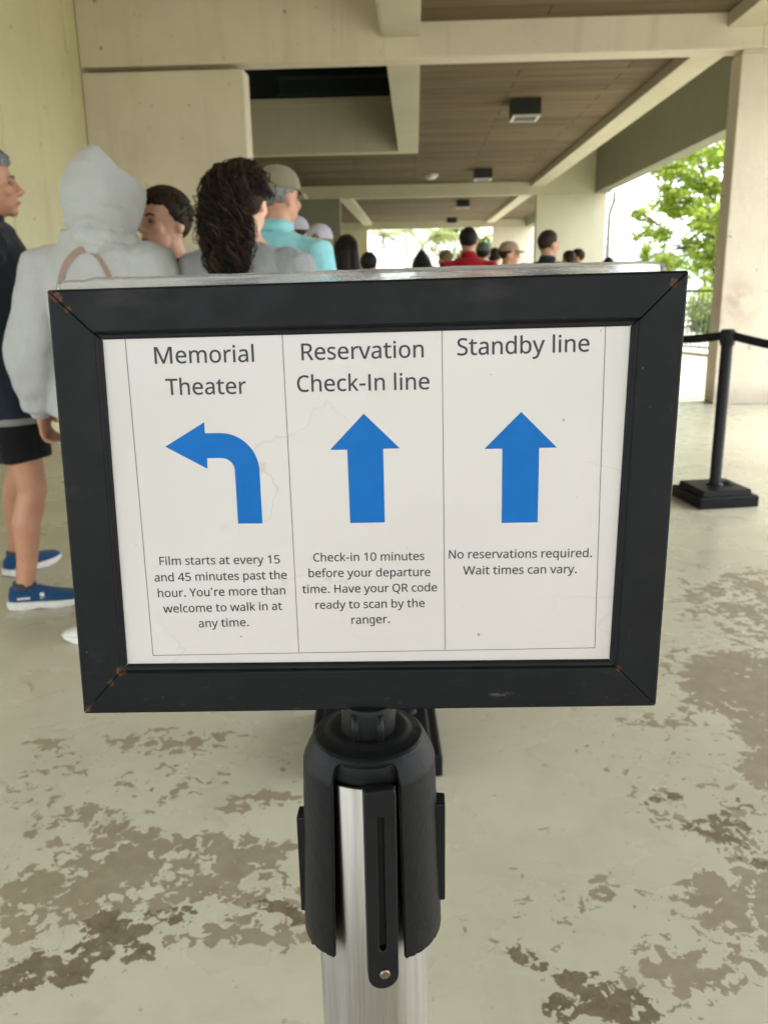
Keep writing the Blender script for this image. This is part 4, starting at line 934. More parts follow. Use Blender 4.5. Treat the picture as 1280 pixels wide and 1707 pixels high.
def stanchion(loc, rz, label):
    r = tag(empty("belt_stanchion", loc, rz), label, "stanchion", "black belt stanchions in the queue")
    base_into(r)
    MB().lathe([(0, .09), (.05, .09), (.05, .104), (.034, .110), (.0325, .112), (.0325, .905), (0, .905)], 32).build("pole", M_blackpole, r, True, .001)
    MB().lathe([(0, .90), (.036, .90), (.037, .904), (.037, .985), (.034, .992), (0, .993)], 32).build("belt_head", M_black, r, True, .001)
    c = MB()
    for a in range(4): c.box(-.013, .013, -.041, -.030, .91, .985, Matrix.Rotation(R_(90 * a), 4, 'Z'))
    c.build("belt_slot", M_black, r, bevel=.002)
    return r
def belt(st, b, sag, z=.95):
    """webbing from this stanchion to the next one"""
    a = Vector(st.location); b = Vector(b); L = (b - a).length; d = (b - a).normalized(); n_ = Vector((-d.y, d.x, 0)) * .0011
    inv = (Matrix.Translation(st.location) @ Matrix.Rotation(st.rotation_euler.z, 4, 'Z')).inverted()
    rs = []
    for i in range(25):
        t = i / 24; p = a.lerp(b, (.038 + t * (L - .076)) / L); zz = z - sag * 4 * t * (1 - t)
        tw = .004 * math.sin(t * 9)
        up = Vector((n_.x * 1000 * tw, n_.y * 1000 * tw, .0245))
        rs.append([inv @ (Vector((p.x, p.y, zz)) + s1 * n_ + s2 * up) for s1, s2 in ((-1, -1), (1, -1), (1, 1), (-1, 1))])
    MB().rings(rs).build("belt", M_webbing, st)
s1 = stanchion((1.745, 4.90, 0), R_(10), "black belt stanchion right of the sign, in front of the cream pier")
s2 = copy_tree(s1); s2.location = (1.28, 6.1, 0); tag(s2, "black belt stanchion hidden behind the right part of the sign")
s3 = copy_tree(s1); s3.location = (2.75, 3.55, 0); tag(s3, "black belt stanchion just outside the right edge")
s4 = copy_tree(s1); s4.location = (-.125, 2.175, 0); s4.rotation_euler = (0, 0, R_(3)); tag(s4, "black belt stanchion directly behind the sign, only its base showing")
belt(s1, s2.location, .05, .955); belt(s3, s1.location, .075, .955)

# ------------------------------------------------------------------ people
SKIN = {k: skin("skin_" + k, c) for k, c in dict(fair=(.68, .41, .29, 1), tan=(.46, .26, .17, 1), ruddy=(.50, .265, .165, 1), brown=(.20, .10, .06, 1)).items()}
M_eye = simple("eye_white", (.24, .19, .165, 1), .25); M_iris = simple("dark_iris", (.02, .013, .008, 1), .2)
M_lip = simple("lips", (.34, .13, .10, 1), .5)
M_sole = simple("white_rubber_sole", (.62, .61, .56, 1), .6, .12, 30)
HAIR = dict(black=hair_m("black_hair", (.010, .008, .007, 1)), brown=hair_m("dark_brown_hair", (.020, .012, .007, 1), (.045, .024, .012, 1)), grey=hair_m("grey_hair", (.10, .10, .10, 1), (.30, .30, .29, 1)),
            blond=hair_m("dark_blond_hair", (.13, .085, .04, 1), (.28, .19, .09, 1)), curly=hair_m("curly_brown_hair", (.012, .007, .005, 1), (.060, .026, .011, 1)))

def ik(a, b, l1, l2, pole):
    d = b - a; L = min(d.length, l1 + l2 - .002); u = d.normalized()
    x = (l1 * l1 - l2 * l2 + L * L) / (2 * L); h = math.sqrt(max(0, l1 * l1 - x * x))
    p = Vector(pole); p = (p - u * p.dot(u)).normalized()
    return a + u * x + p * h

def make_shoe(name, parent, M, mat, s=1.0, marks=None):
    """M places the ankle-over-ground point, toe along +Y"""
    up = MB(); rs = []
    for y, w, zt, zb in ((-.078, .020, .060, .022), (-.072, .030, .082, .016), (-.05, .037, .092, .014), (-.01, .039, .090, .014), (.03, .040, .082, .014), (.07, .044, .068, .013), (.11, .047, .057, .013), (.15, .045, .050, .014), (.18, .036, .042, .016), (.197, .018, .032, .020)):
        rs.append([M @ (Vector((w * math.cos(a) * (1 - .12 * max(0, math.sin(a))), y, zb + (zt - zb) * (.5 + .5 * math.sin(a)))) * s) for a in [2 * math.pi * k / 16 for k in range(16)]])
    up.rings(rs); o = up.build(name, mat, parent, True)
    so = MB(); rs = []
    for y, w, z0, z1 in ((-.086, .022, .016, .034), (-.078, .035, .006, .034), (-.03, .041, .001, .031), (.03, .042, .002, .028), (.09, .050, .001, .026), (.14, .050, .004, .026), (.18, .041, .012, .028), (.204, .020, .020, .029)):
        wv = .002 * math.sin(y * 260)
        rs.append([M @ (Vector(p) * s) for p in ((-w, y, z0 + wv), (w, y, z0 + wv), (w * 1.02, y, (z0 + z1) / 2), (w, y, z1), (-w, y, z1), (-w * 1.02, y, (z0 + z1) / 2))])
    so.rings(rs); so.build("sole", M_sole, o, False, .002)
    if marks:
        for x0, x1, z0, z1 in marks:
            mk = MB()
            for sg in (1, -1):
                pts = []
                for y, z in ((x0, z0), (x1, z0), (x1, z1), (x0, z1)):
                    w = .0395 + max(0, y - .03) * .09
                    aa = (z - .014) / .074
                    pts.append(M @ (Vector((sg * (w * (1 - .12 * max(0, 2 * aa - 1)) * math.sqrt(max(.05, 1 - (2 * aa - 1) ** 2)) + .0018), y, z)) * s))
                mk.add(pts, [(0, 1, 2, 3)])
            mk.build("stripe", M_sole, o)
    tg = MB().tube([M @ (Vector((0, -.02, .075)) * s), M @ (Vector((0, -.02, .100)) * s)], [(.036 * s, .045 * s), (.034 * s, .040 * s)], 14)
    tg.build("collar", cloth_dark, o, True)
    return o
cloth_dark = cloth("dark_sock", (.05, .055, .065, 1))

def person(label, x, y, h, yaw, top, bottom, shoes, hair, sk='fair', head_yaw=0, head_pitch=0, w=1.0, hair_kind='short', cap=None, sleeve='short', hem=.86, legs='trousers', vox=.011,
           foot_l=(-.10, 0, 0), foot_r=(.10, 0, 0), hand_l=None, hand_r=None, foot_yaw=(8, -8), arc=False, shoe_marks=None, loose=0.0, hood=False, collar=None, undershirt=None, female=False, head_off=0.0):
    h *= 1.0145
    s = h / 1.75
    V = lambda *a: Vector(a) * s
    # skeleton, facing +Y
    sh = {-1: V(-.175 * w, -.012, 1.378), 1: V(.175 * w, -.012, 1.378)}
    wr = {-1: V(*(hand_l or (-.255 * w, .03, .87))), 1: V(*(hand_r or (.255 * w, .03, .87)))}
    el = {k: ik(sh[k], wr[k], .29 * s, .262 * s, (k * .10, -1, 0)) for k in (-1, 1)}
    hip = {-1: V(-.088 * w, 0, .90), 1: V(.088 * w, 0, .90)}
    ft = {-1: V(*foot_l), 1: V(*foot_r)}
    an = {k: ft[k] + V(0, -.02, .085) for k in (-1, 1)}
    kn = {k: ik(hip[k], an[k], .42 * s, .405 * s, (k * .1, 1, 0)) for k in (-1, 1)}
    Mh = Matrix.Translation(V(head_off, .02, 1.605)) @ Matrix.Rotation(R_(head_yaw), 4, 'Z') @ Matrix.Rotation(R_(head_pitch), 4, 'X') @ Matrix.Scale(s, 4)
    b = MB()
    S4 = Matrix.Scale(s, 4)
    bust = .016 if female else 0
    torso = [(.80, 0, 0, .075 * w, .07), (.86, 0, 0, .135 * w, .092), (.94, 0, 0, .165 * w, .108), (1.03, 0, .004, .147 * w, .098), (1.12, 0, .004, .138 * w, .094), (1.24, 0, .004 + bust * .6, .152 * w, .105 + bust), (1.32, 0, .0, .166 * w, .105), (1.385, 0, -.006, .162 * w, .088), (1.425, 0, -.01, .130 * w, .074), (1.455, 0, -.01, .092 * w, .064), (1.49, 0, -.008, .06, .057)]
    b.loftz(torso, M=S4)
    b.tube([V(0, -.012, 1.42), V(0, -.004, 1.49), Mh @ Vector((0, -.018, -.06))], [.064 * s, .056 * s, .053 * s], 14)
    for k in (-1, 1):
        b.tube([sh[k] - V(k * .05, 0, -.012), sh[k], sh[k].lerp(el[k], .5), el[k], el[k].lerp(wr[k], .35), wr[k]], [.050 * s, .054 * s, .044 * s, .038 * s, .040 * s, .026 * s], 12)
        b.tube([hip[k] + V(0, 0, .03), hip[k].lerp(kn[k], .4), kn[k], kn[k].lerp(an[k], .33) - V(0, .014, 0), kn[k].lerp(an[k], .7), an[k]], [.088 * s, .076 * s, .055 * s, .056 * s, .041 * s, .035 * s], 14)
        fy = R_(foot_yaw[0 if k < 0 else 1]); fd = lambda y_, z_: V(-math.sin(fy) * y_, math.cos(fy) * y_, z_)
        b.tube([an[k] + fd(-.03, -.025), an[k] + fd(.07, -.055), an[k] + fd(.14, -.062)], [.032 * s, .022 * s, .012 * s], 10)
        # hand: palm, five separate curled fingers, thumb from the side of the palm
        d = (wr[k] - el[k]).normalized(); nn = Vector((-k, 0, 0)); nn = (nn - d * nn.dot(d)).normalized(); f_ = Vector((0, 1, 0)); f_ = (f_ - d * f_.dot(d) - nn * f_.dot(nn)).normalized()
        c = wr[k]
        b.tube([c, c + d * .03 * s, c + d * .085 * s], [(.026 * s, .019 * s), (.036 * s, .016 * s), (.041 * s, .014 * s)], 12, ref=f_)
        for q, (o, ln) in enumerate(((.031, .070), (.0105, .080), (-.0105, .074), (-.031, .058))):
            p0 = c + d * (.082 * s) + f_ * o * s
            cu = .55 + .1 * q
            p1 = p0 + (d * math.cos(.35) + nn * math.sin(.35)) * ln * .42 * s
            p2 = p1 + (d * math.cos(.35 + cu) + nn * math.sin(.35 + cu)) * ln * .33 * s
            p3 = p2 + (d * math.cos(.4 + 2 * cu) + nn * math.sin(.4 + 2 * cu)) * ln * .25 * s
            b.tube([p0 - d * .012 * s, p0, p1, p2, p3], [.0095 * s, .0095 * s, .0088 * s, .0080 * s, .0066 * s], 8)
        t0 = c + d * .026 * s + f_ * .026 * s
        b.tube([t0, t0 + (d * .7 + f_ * .65 + nn * .25).normalized() * .034 * s, t0 + (d * .9 + f_ * .42 + nn * .5).normalized() * .064 * s], [.0125 * s, .0105 * s, .0078 * s], 8)
    # head
    b.ell((0, -.012, .032), (.0755, .0935, .085), Mh, 22, 14)
    b.ell((0, .024, -.040), (.059, .064, .073), Mh)
    b.ell((0, -.005, -.02), (.066, .075, .07), Mh)
    b.ell((0, .066, -.094), (.022, .020, .018), Mh)
    b.ell((0, .070, .026), (.050, .017, .011), Mh)
    for k in (-1, 1):
        b.ell((k * .038, .056, -.022), (.025, .024, .024), Mh)
        b.ell((k * .0115, .093, -.033), (.0085, .010, .008), Mh, 10, 8)
        b.ell((k * .077, -.008, -.006), (.010, .019, .031), Mh @ Matrix.Rotation(R_(-k * 14), 4, 'Z'), 12, 10)
    b.tube([(0, .084, .020), (0, .097, -.008), (0, .110, -.028), (0, .100, -.038)], [.0085, .0100, .0125, .008], 10, M=Mh)
    b.ell((0, .084, -.058), (.023, .011, .006), Mh); b.ell((0, .082, -.069), (.020, .012, .007), Mh)
    body = link("person", blend(b, vox * s * .72, 3, "body"), SKIN[sk])
    body.location = (x, y, 0); body.rotation_euler = (0, 0, R_(yaw))
    tag(body, label, "person", "people waiting in the queue")
    # face details
    for k in (-1, 1):
        e = MB().ell((k * .031, .0755, .002), (.0135, .0105, .0078), Mh, 14, 10)
        e.ell((k * .031, .0815, .002), (.0062, .0052, .0062), Mh, 10, 8, mi=1)
        e.build("eye", [M_eye, M_iris], body, True)
        br = MB().tube([(k * .014, .0885, .0205), (k * .032, .0875, .0265), (k * .050, .074, .0215)], [.0035, .0042, .0022], 8, M=Mh)
        br.build("eyebrow", HAIR[hair], body, True)
    MB().tube([(-.021, .085, -.0640), (0, .0945, -.0628), (.021, .085, -.0640)], [.0022, .0055, .0022], 8, M=Mh).build("lips", M_lip, body, True)
    # trousers or shorts
    pb = MB()
    pb.loftz([(.80, 0, 0, .10 * w, .085), (.85, 0, 0, .155 * w, .112), (.93, 0, 0, .180 * w, .124), (1.02, 0, .004, .163 * w, .112)], M=S4)
    for k in (-1, 1):
        if legs == 'shorts':
            tz = .10
            kk = hip[k].lerp(kn[k], .70)
            pb.tube([hip[k] + V(0, 0, .02), hip[k].lerp(kn[k], .35), kk], [(.102 * s, .115 * s), (.098 * s, .108 * s), (.092 * s, .102 * s)], 18)
        else:
            pb.tube([hip[k] + V(0, 0, .02), hip[k].lerp(kn[k], .4), kn[k], kn[k].lerp(an[k], .5), an[k] + V(0, .005, -.01)], [.101 * s, .088 * s, .070 * s, .062 * s, .058 * s], 16)
    me = blend(pb, vox * s, 3, legs); wrinkle(me, .006 * s, 9, 3)
    link('shorts' if legs == 'shorts' else 'trousers', me, bottom, body)
    for k, nm in ((-1, 0), (1, 1)):
        make_shoe("shoe", body, Matrix.Translation(ft[k]) @ Matrix.Rotation(R_(foot_yaw[nm]), 4, 'Z'), shoes, s * (1.08 if shoe_marks else 1), shoe_marks)
    # top
    tb = MB(); L_ = .014 + loose
    rows = [(z, cx, cy, rx + L_ * (1.25 if z < 1.3 else .8), ry + L_ * (1.2 if z < 1.3 else .8)) for (z, cx, cy, rx, ry) in torso if z > max(hem, .87) and z < 1.47]
    r0 = rows[0]
    rows = [(hem, 0, 0, .168 * w + L_ * 1.3, .112 + L_ * 1.3)] + rows + [(1.478, 0, -.010, .073, .066)]
    tb.loftz(rows, 28, S4)
    for k in (-1, 1):
        if sleeve == 'short':
            mid = sh[k].lerp(el[k], .72)
            tb.tube([sh[k] - V(k * .07, 0, -.005), sh[k] + V(0, 0, .004), sh[k].lerp(el[k], .4), mid], [(.058 + loose) * s, (.066 + loose * .8) * s, (.066 + loose) * s, (.068 + loose) * s], 16)
        else:
            e2 = el[k].lerp(wr[k], .45); e3 = el[k].lerp(wr[k], .86)
            base_p = [sh[k] - V(k * .07, 0, -.005), sh[k] + V(0, 0, .004), sh[k].lerp(el[k], .5), el[k], e2, e3, el[k].lerp(wr[k], .97)]
            base_r = [.058 + loose * .7, .067 + loose * .7, .060 + loose, .056 + loose, .056 + loose, .050 + loose, .034]
            sp_, sr_ = [], []
            for i in range(len(base_p) - 1):
                for j in range(5):
                    u_ = j / 5; g_ = (i + u_)
                    amp = .0032 * max(0, min(1, g_ - 1)) * (1 if hood else .6) * (.6 + .8 * noise.noise(Vector((g_ * 1.7, k, x))))
                    sp_.append(base_p[i].lerp(base_p[i + 1], u_)); sr_.append((base_r[i] + (base_r[i + 1] - base_r[i]) * u_ + amp * math.sin(g_ * 8.3 + 1.6 * noise.noise(Vector((g_, k * 3, y))) + k)) * s)
            sp_.append(base_p[-1]); sr_.append(base_r[-1] * s)
            tb.tube(sp_, sr_, 16)
    if hood == 'up':
        tb.tube([V(-.085, .055, 1.455), V(-.095, -.02, 1.465), V(-.04, -.085, 1.468), V(.02, -.10, 1.468), V(.08, -.085, 1.47), V(.125, -.02, 1.47), V(.11, .055, 1.455)], [.028 * s] * 7, 12)
        tb.loftz([(1.44, 0, -.012, .125, .10), (1.50, 0, -.012, .112, .105)], M=S4)
    me = blend(tb, vox * s * .9, 3, "top"); wrinkle(me, (.012 if sleeve != 'short' else .007) * s, 8.5, x * 7, (1, 1, .55)); wrinkle(me, .0018 * s, 20, y * 3, (1, 1, .6))
    garment = link({'short': 'shirt', 'long': 'sweatshirt', 'jacket': 'jacket'}[sleeve], me, top, body)
    if sleeve != 'short' and hood:
        for k in (-1, 1):
            MB().tube([el[k].lerp(wr[k], .86), el[k].lerp(wr[k], .97), el[k].lerp(wr[k], 1.03)], [.039 * s, .041 * s, .036 * s], 14).build("cuff", top, garment, True)
    if undershirt:
        MB().loftz([(hem - .020, 0, 0, .166 * w + L_, .110 + L_), (hem + .05, 0, 0, .160 * w + L_, .105 + L_)], 28, S4).build("undershirt", undershirt, body, True)
    if collar:
        rs = []
        cm = MB().tube([V(0, -.014, 1.462), V(0, -.010, 1.488), V(0, -.006, 1.512)], [.078 * s, .070 * s, .066 * s], 22)
        cm.build("collar", collar, garment, True)
    if hood == 'up':
        hb_ = MB()
        hb_.ell((0, -.030, -.005), (.101, .126, .125), Mh, 24, 16)
        hb_.tube([(0, -.035, .04), (0, -.035, .09), (0, -.032, .132), (0, -.028, .162)], [(.089, .107), (.068, .086), (.040, .052), (.014, .018)], 20, M=Mh)
        hb_.tube([(0, -.05, -.01), (0, .02, -.022), (0, .080, -.048)], [(.096, .122), (.103, .122), (.105, .116)], 28, M=Mh)
        hb_.loftz([(-.19, 0, -.03, .104, .098), (-.12, 0, -.028, .110, .112), (-.04, 0, -.025, .110, .122)], M=Mh)
        hb_.tube([(-.112, .02, -.075), (-.085, -.085, -.080), (-.01, -.138, -.082), (.07, -.115, -.092), (.112, -.01, -.115)], [.013, .021, .024, .022, .014], 10, M=Mh)
        hb_.tube([(-.108, .0, -.125), (-.06, -.105, -.124), (.02, -.126, -.134), (.09, -.075, -.156), (.11, .02, -.172)], [.012, .020, .024, .022, .016], 10, M=Mh)
        hm = blend(hb_, .0070, 2, "hood"); wrinkle(hm, .007, 10, 2, (1, 1, .5)); wrinkle(hm, .0014, 26, 5)
        inv = Mh.inverted(); bm2 = bmesh.new(); bm2.from_mesh(hm)
        bmesh.ops.delete(bm2, geom=[v for v in bm2.verts if (inv @ v.co).y > .070 and ((inv @ v.co).x / .088) ** 2 + (((inv @ v.co).z + .046) / .098) ** 2 < 1], context='VERTS')
        bm2.to_mesh(hm); bm2.free()
        hm.polygons.foreach_set('use_smooth', [True] * len(hm.polygons))
        ho = link("hood", hm, top, garment); sd_ = ho.modifiers.new('s', 'SOLIDIFY'); sd_.thickness = .008; sd_.offset = -1
    if hood == 'beanie':
        MB().ell((0, -.012, .045), (.088, .104, .098), Mh, 22, 14).build("knit_hat", top, body, True)
    if arc:
        bv_ = BVHTree.FromPolygons([v.co.copy() for v in me.vertices], [tuple(p.vertices) for p in me.polygons])
        pr = MB(); pts = []
        for i in range(49):
            a = math.pi * i / 48; f = i / 48
            px_ = -.118 * math.cos(a) + ARC[0]; pz = ARC[1] - .46 + .46 * math.sin(a) ** .62 if 0 < i < 48 else ARC[1] - .46
            pts.append((px_, pz))
        for i in range(48):
            q = []
            for (px_, pz), wd in ((pts[i], 1), (pts[i + 1], 1)):
                tx, tz = pts[i + 1][0] - pts[i][0], pts[i + 1][1] - pts[i][1]; ll = math.hypot(tx, tz)
                hw = .0075 if px_ > ARC[0] else .0115
                for sg in (1, -1):
                    hx, hz = px_ - tz / ll * hw * sg, pz + tx / ll * hw * sg
                    hit = bv_.ray_cast(Vector((hx, -.6, hz)), Vector((0, 1, 0)))
                    q.append((hit[0] if hit[0] else Vector((hx, -.1, hz))) + Vector((0, -.003, 0)))
            pr.add([q[0], q[1], q[3], q[2]], [(0, 1, 2, 3)])
        pr.build("printed_arch", M_print, garment)
    # hair
    hc = MB()
    if hood != 'up':
        rs = []; N, K = 40, 22
        for i in range(K + 1):
            th = math.pi * (.015 + .97 * i / K); ring = []
            for j in range(N):
                ph = 2 * math.pi * j / N
                dx, dy, dz = math.sin(th) * math.cos(ph), math.sin(th) * math.sin(ph), math.cos(th)
                jag = .012 * noise.noise(Vector((dx * 5, dy * 5, dz * 5)))
                front = dy
                hl = .058 if hair_kind == 'full' else .072
                line = hl if front > .55 else (hl - (.55 - front) * .15 if front > .1 else -.005 - (.1 - front) * (.075 if hair_kind != 'cropped' else .055))
                if hair_kind in ('long', 'pony', 'curly'): line -= .02
                zz = .032 + .085 * dz
                t = max(0, min(1, (zz - line + jag) / .016)); t = t * t * (3 - 2 * t)
                th_ = {'cropped': 1.045, 'short': 1.10, 'full': 1.17, 'long': 1.14, 'pony': 1.10, 'curly': 1.16}[hair_kind] + .035 * noise.noise(Vector((dx * 9, dy * 9, dz * 4)))
                if hair_kind == 'full': th_ += .06 * max(0, dz) + .03 * max(0, dy)
                k_ = .90 + (th_ - .90) * t
                ring.append(Mh @ Vector((.0755 * dx * k_, -.012 + .0935 * dy * k_, .032 + .085 * dz * k_)))
            rs.append(ring)
        hc.rings(rs)
        if hair_kind == 'long':
            for (ox, rr) in ((0, .06), (-.045, .045), (.045, .045)):
                hc.tube([(ox, -.06, .06), (ox * 1.25, -.095, -.03), (ox * 1.45, -.095, -.13), (ox * 1.5, -.105, -.25), (ox * 1.3, -.115, -.36), (ox * 1.1, -.115, -.42)], [rr * .9, rr, rr * 1.05, rr * .95, rr * .7, rr * .25], 14, M=Mh)
        if hair_kind == 'pony':
            hc.tube([(0, -.09, .05), (0, -.135, .03), (.01, -.15, -.07), (.015, -.145, -.2), (.01, -.14, -.3)], [.022, .035, .036, .028, .008], 12, M=Mh)
        hob = hc.build("hair", HAIR['curly' if hair_kind == 'curly' else hair], body, True)
        if hair_kind == 'full':      # combed locks lying over the cap of hair
            st = random.Random(11); tb2 = MB()
            for q in range(420):
                a = st.uniform(0, 6.28); e = st.uniform(-.2, 1.5)
                dx, dy, dz = math.cos(e) * math.cos(a), math.cos(e) * math.sin(a), math.sin(e)
                if dz < .62 and dy > -.15: continue
                if dz < -.05: continue
                L = st.uniform(.03, .055); dirv = Vector((.5 * dx + .2 * math.sin(q), .55, -.35 * (1 - dz) + .05)); pts = []
                for i in range(6):
                    t = i / 5; o_ = Vector((.0755 * dx, .0935 * dy, .085 * dz)) + dirv * L * t
                    sc = math.sqrt((o_.x / .0755) ** 2 + (o_.y / .0935) ** 2 + (o_.z / .085) ** 2)
                    o_ = o_ / sc * (1.17 + .06 * max(0, dz) + .05 * math.sin(3 * t))
                    pts.append(o_ + Vector((0, -.012, .032)))
                tb2.tube(pts, [.0035, .0042, .004, .0034, .0024, .001], 5, M=Mh)
            tb2.build("locks", HAIR[hair], hob, True)
        if hair_kind == 'curly':
            st = random.Random(5); cb = MB()
            for q in range(1600):
                a = st.uniform(0, 6.28); rr = st.random() ** .4
                gx, gz = math.cos(a) * rr, math.sin(a) * rr
                tip = st.uniform(.45, 1); ph = st.uniform(0, 6.28); cr = st.uniform(.009, .021); turns = st.uniform(4, 7); wob = st.uniform(0, 50)
                pts, rad = [], []
                r0 = st.uniform(.0009, .0019)
                for i in range(34):
                    t = i / 33 * tip
                    wv = .034 + .051 * math.sin(math.pi * min(1, t * 1.1 + .06)) ** .8
                    base = Vector((-.016 + gx * wv, -.135 - .035 * math.sin(math.pi * t) + gz * wv * .7, .115 - .46 * t))
                    if t < .12: base.y += (.12 - t) * .45
                    nz = Vector((noise.noise(Vector((wob, t * 5, 0))), noise.noise(Vector((wob, t * 5, 7))), noise.noise(Vector((wob, t * 5, 13)))))
                    base += (Vector((math.cos(ph + turns * t * 6.28), math.sin(ph + turns * t * 6.28), .5 * math.sin(ph * 2 + turns * t * 9))) * cr + nz * .030) * min(1, .3 + 2 * t)
                    pts.append(base); rad.append(r0 if i < 28 else r0 * (34 - i) / 6)
                cb.tube(pts, rad, 3, M=Mh)
            for q in range(900):        # loose curls over the crown and sides
                a = st.uniform(0, 6.28); e = st.uniform(-.35, 1.4); ph = st.uniform(0, 6.28)
                dx, dy, dz = math.cos(e) * math.cos(a), math.cos(e) * math.sin(a), math.sin(e)
                if dy > .30 and dz < .78: continue
                p0 = Vector((.0755 * dx, -.012 + .0935 * dy, .032 + .085 * dz)) * 1.1; end = Vector((-.01 + .04 * rnd(), -.13, .08))
                pts = []; amp = st.uniform(.003, .009); hi = st.uniform(.096, .112)
                for i in range(16):
                    t = i / 15; p = p0.lerp(end, t * .9); o_ = (p - Vector((0, -.012, .02))); o_ = o_.normalized() * max(o_.length, hi + .010 * math.sin(3.1 * t))
                    pts.append(Vector((0, -.012, .02)) + o_ + Vector((math.cos(ph + t * 16), math.sin(ph + t * 16), math.cos(ph + t * 13))) * amp)
                cb.tube(pts, [.0018] * 16, 3, M=Mh)
            cb.build("ponytail", hair_m('curly_strands', (.011, .0068, .005, 1), (.072, .034, .015, 1), True), hob, True)
    if cap:
        cmb = MB()
        rs = []
        for i in range(13):
            th = math.pi * .5 * i / 12 * .985
            rs.append([Mh @ Vector((.0875 * math.cos(th) ** .8 * math.cos(2 * math.pi * j / 28), -.010 + .106 * math.cos(th) ** .8 * math.sin(2 * math.pi * j / 28), .034 + .098 * math.sin(th) ** .9)) for j in range(28)])
        cmb.rings(rs); co = cmb.build("cap", cap, body, True)
        bb = MB(); N = 15; u, l_ = [], []
        rows2 = []
        for i in range(N):
            a = R_(28 + 124 * i / (N - 1)); ca, sa = math.cos(a), math.sin(a)
            inn = Vector((.084 * ca, -.010 + .102 * sa, .040)); out = Vector((.080 * ca, -.010 + .102 * sa + .075 * max(0, sa) ** .7, .030 - .030 * abs(ca) ** 2))
            rows2.append([Mh @ p for p in (inn, out, out + Vector((0, 0, -.004)), inn + Vector((0, 0, -.004)))])
        bb.rings(rows2); bb.build("brim", cap, co, True)
        MB().ell((0, -.010, .132), (.008, .008, .005), Mh, 10, 6).build("button", cap, co, True)
    return body

C = lambda n, r, g, b_, **k: cloth(n, srgb(r, g, b_), **k)
K_navy = C("navy_jacket_cloth", 34, 40, 50); K_blackc = C("black_cloth", 20, 20, 22); K_hoodie = C("heather_grey_fleece", 168, 169, 167, bump=.55, scale=9, var=.06, weave=420)
K_grey = C("grey_sweatshirt_cloth", 142, 144, 146, bump=.5); K_aqua = C("aqua_polo_cloth", 140, 203, 210); K_red = C("dark_red_cloth", 150, 22, 34); K_white = C("white_cloth", 190, 190, 188)
K_denim = C("blue_denim", 60, 72, 95); K_khaki = C("khaki_cloth", 140, 125, 98); K_olive = C("olive_grey_cap_cloth", 122, 115, 94, bump=.15); K_tan = C("tan_hat_cloth", 150, 132, 104, bump=.15)
K_capw = C("pale_grey_cap_cloth", 170, 168, 178, bump=.15); K_dkgreen = C("dark_teal_cloth", 26, 38, 42); K_gcap = C("green_grey_cap_cloth", 86, 92, 86, bump=.15); K_blueshoe = C("blue_knit_shoe", 28, 66, 104, bump=.2, scale=60); K_navy2 = C("navy_top_cloth", 26, 30, 56); K_pale = C("pale_grey_shirt", 165, 165, 170)
M_print = simple("brown_print", srgb(146, 124, 112), .9)
ARC = (.0, 1.402)

person("grey haired man in navy jacket, black shorts and blue shoes at the left edge", -1.622, 3.33, 1.785, -70, K_navy, K_blackc, K_blueshoe, 'grey', 'ruddy', 6, 3, 1.08, 'full', sleeve='jacket', hem=.775, legs='shorts',
       foot_l=(-.41, -.09, .0), foot_r=(.07, -.015, 0), hand_l=(-.27, .10, .86), hand_r=(.20, -.14, .90), vox=.0085, shoe_marks=[(-.045, .0, .042, .050), (.035, .05, .040, .062)], collar=K_navy, loose=.030, undershirt=K_grey, foot_yaw=(48, -3))
person("person with a pointed light grey hood up, brown arch printed on the back", -1.065, 2.93, 1.69, -4, K_hoodie, K_khaki, M_sole, 'brown', 'tan', -34, -2, 1.12, 'short', sleeve='long', hem=.87, vox=.009, hood='up', arc=True, loose=.019,
       hand_l=(-.292, .03, .872), hand_r=(.30, .06, .87), foot_l=(-.078, -.04, 0), foot_r=(.15, .10, 0), head_off=.040, foot_yaw=(86, -8))
person("dark haired boy in black shirt looking left, beside the grey hood", -.885, 3.17, 1.61, 128, K_blackc, K_denim, K_blackc, 'brown', 'fair', 14, 4, .88, 'full', vox=.0085)
person("woman in grey sweatshirt with a long curly brown ponytail, seen from behind", -.572, 2.97, 1.665, -5, K_grey, K_denim, M_sole, 'brown', 'fair', -3, 0, .98, 'curly', sleeve='long', hem=.84, vox=.0085, loose=.014, female=True)
person("man in aqua polo shirt and olive grey cap beside the curly haired woman", -.585, 3.80, 1.755, -22, K_aqua, K_khaki, M_sole, 'grey', 'ruddy', -8, -2, 1.06, 'cropped', cap=K_olive, vox=.009, collar=K_aqua, loose=.012)
F = .012
person("person in a pale grey cap partly behind the aqua polo shirt", -.87, 6.5, 1.745, -5, K_navy, K_denim, M_sole, 'brown', 'fair', -10, 0, 1.05, 'short', cap=K_capw, vox=F)
person("blond woman in a pale top and light cap, right of the aqua polo shirt", -.60, 5.5, 1.625, -20, K_pale, K_denim, M_sole, 'blond', 'fair', 10, 0, .92, 'pony', cap=K_capw, vox=F, female=True)
person("woman with long straight dark hair and a navy top", -.49, 6.3, 1.605, -4, K_navy2, K_blackc, M_sole, 'black', 'tan', 0, 0, .95, 'long', vox=F, female=True, sleeve='long', hem=.84)
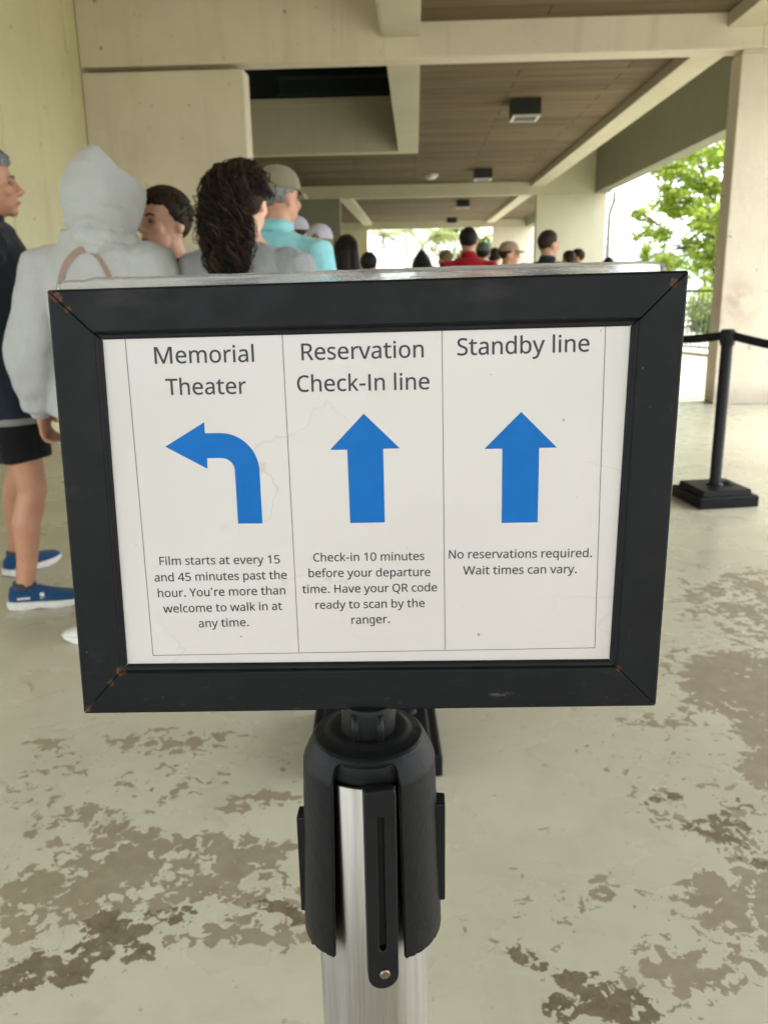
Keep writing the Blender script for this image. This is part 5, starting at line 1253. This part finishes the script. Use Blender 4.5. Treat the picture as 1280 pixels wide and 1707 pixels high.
person("short dark figure at the left side of the bright far opening", -.40, 7.5, 1.525, -10, K_navy2, K_blackc, K_blackc, 'black', 'tan', 0, 0, .9, 'short', vox=F)
person("person in a dark pointed hood against the bright far opening", .055, 7.5, 1.50, 0, K_blackc, K_blackc, K_blackc, 'black', 'tan', 0, 0, .95, 'short', sleeve='long', hem=.84, hood='up', vox=F)
person("black haired man in a dark red polo shirt, tallest head in the far crowd", .475, 8.0, 1.735, 2, K_red, K_blackc, K_blackc, 'black', 'tan', 0, 0, 1.12, 'short', vox=F, collar=K_red, loose=.01)
person("brown haired person just left of the red shirt", .335, 10.0, 1.61, 20, K_khaki, K_denim, M_sole, 'blond', 'tan', 20, 0, .95, 'short', vox=F)
person("person in a dark green grey cap just right of the red shirt", .76, 10.0, 1.675, -6, K_dkgreen, K_denim, K_blackc, 'black', 'tan', 0, 0, 1, 'short', cap=K_gcap, vox=F)
person("dark haired head between the grey cap and the tan hat", .975, 11.0, 1.655, -8, K_blackc, K_denim, K_blackc, 'brown', 'tan', 0, 0, 1, 'short', vox=F)
person("man in a tan brimmed cap facing right", .88, 8.5, 1.62, -78, K_tan, K_denim, M_sole, 'brown', 'ruddy', -6, 0, .98, 'short', cap=K_tan, vox=F)
person("broad man with cropped dark hair and a dark jacket, right of the tan cap", 1.04, 7.0, 1.65, -22, K_dkgreen, K_denim, K_blackc, 'brown', 'ruddy', -24, 0, 1.24, 'cropped', sleeve='jacket', hem=.82, vox=F, collar=K_dkgreen, loose=.03)
person("dark haired person near the far pier, lower of the two there", 1.895, 11.0, 1.605, 14, K_khaki, K_denim, K_blackc, 'brown', 'tan', 12, 0, .95, 'short', vox=F)
person("person in front of the far pier with the face turned left", 2.19, 12.0, 1.655, 62, K_dkgreen, K_denim, K_blackc, 'brown', 'ruddy', 8, 0, .95, 'short', vox=F)
person("dark haired person farthest right, below the downpipe", 2.60, 12.0, 1.535, -5, K_blackc, K_denim, K_blackc, 'black', 'tan', 0, 0, .95, 'short', vox=F)
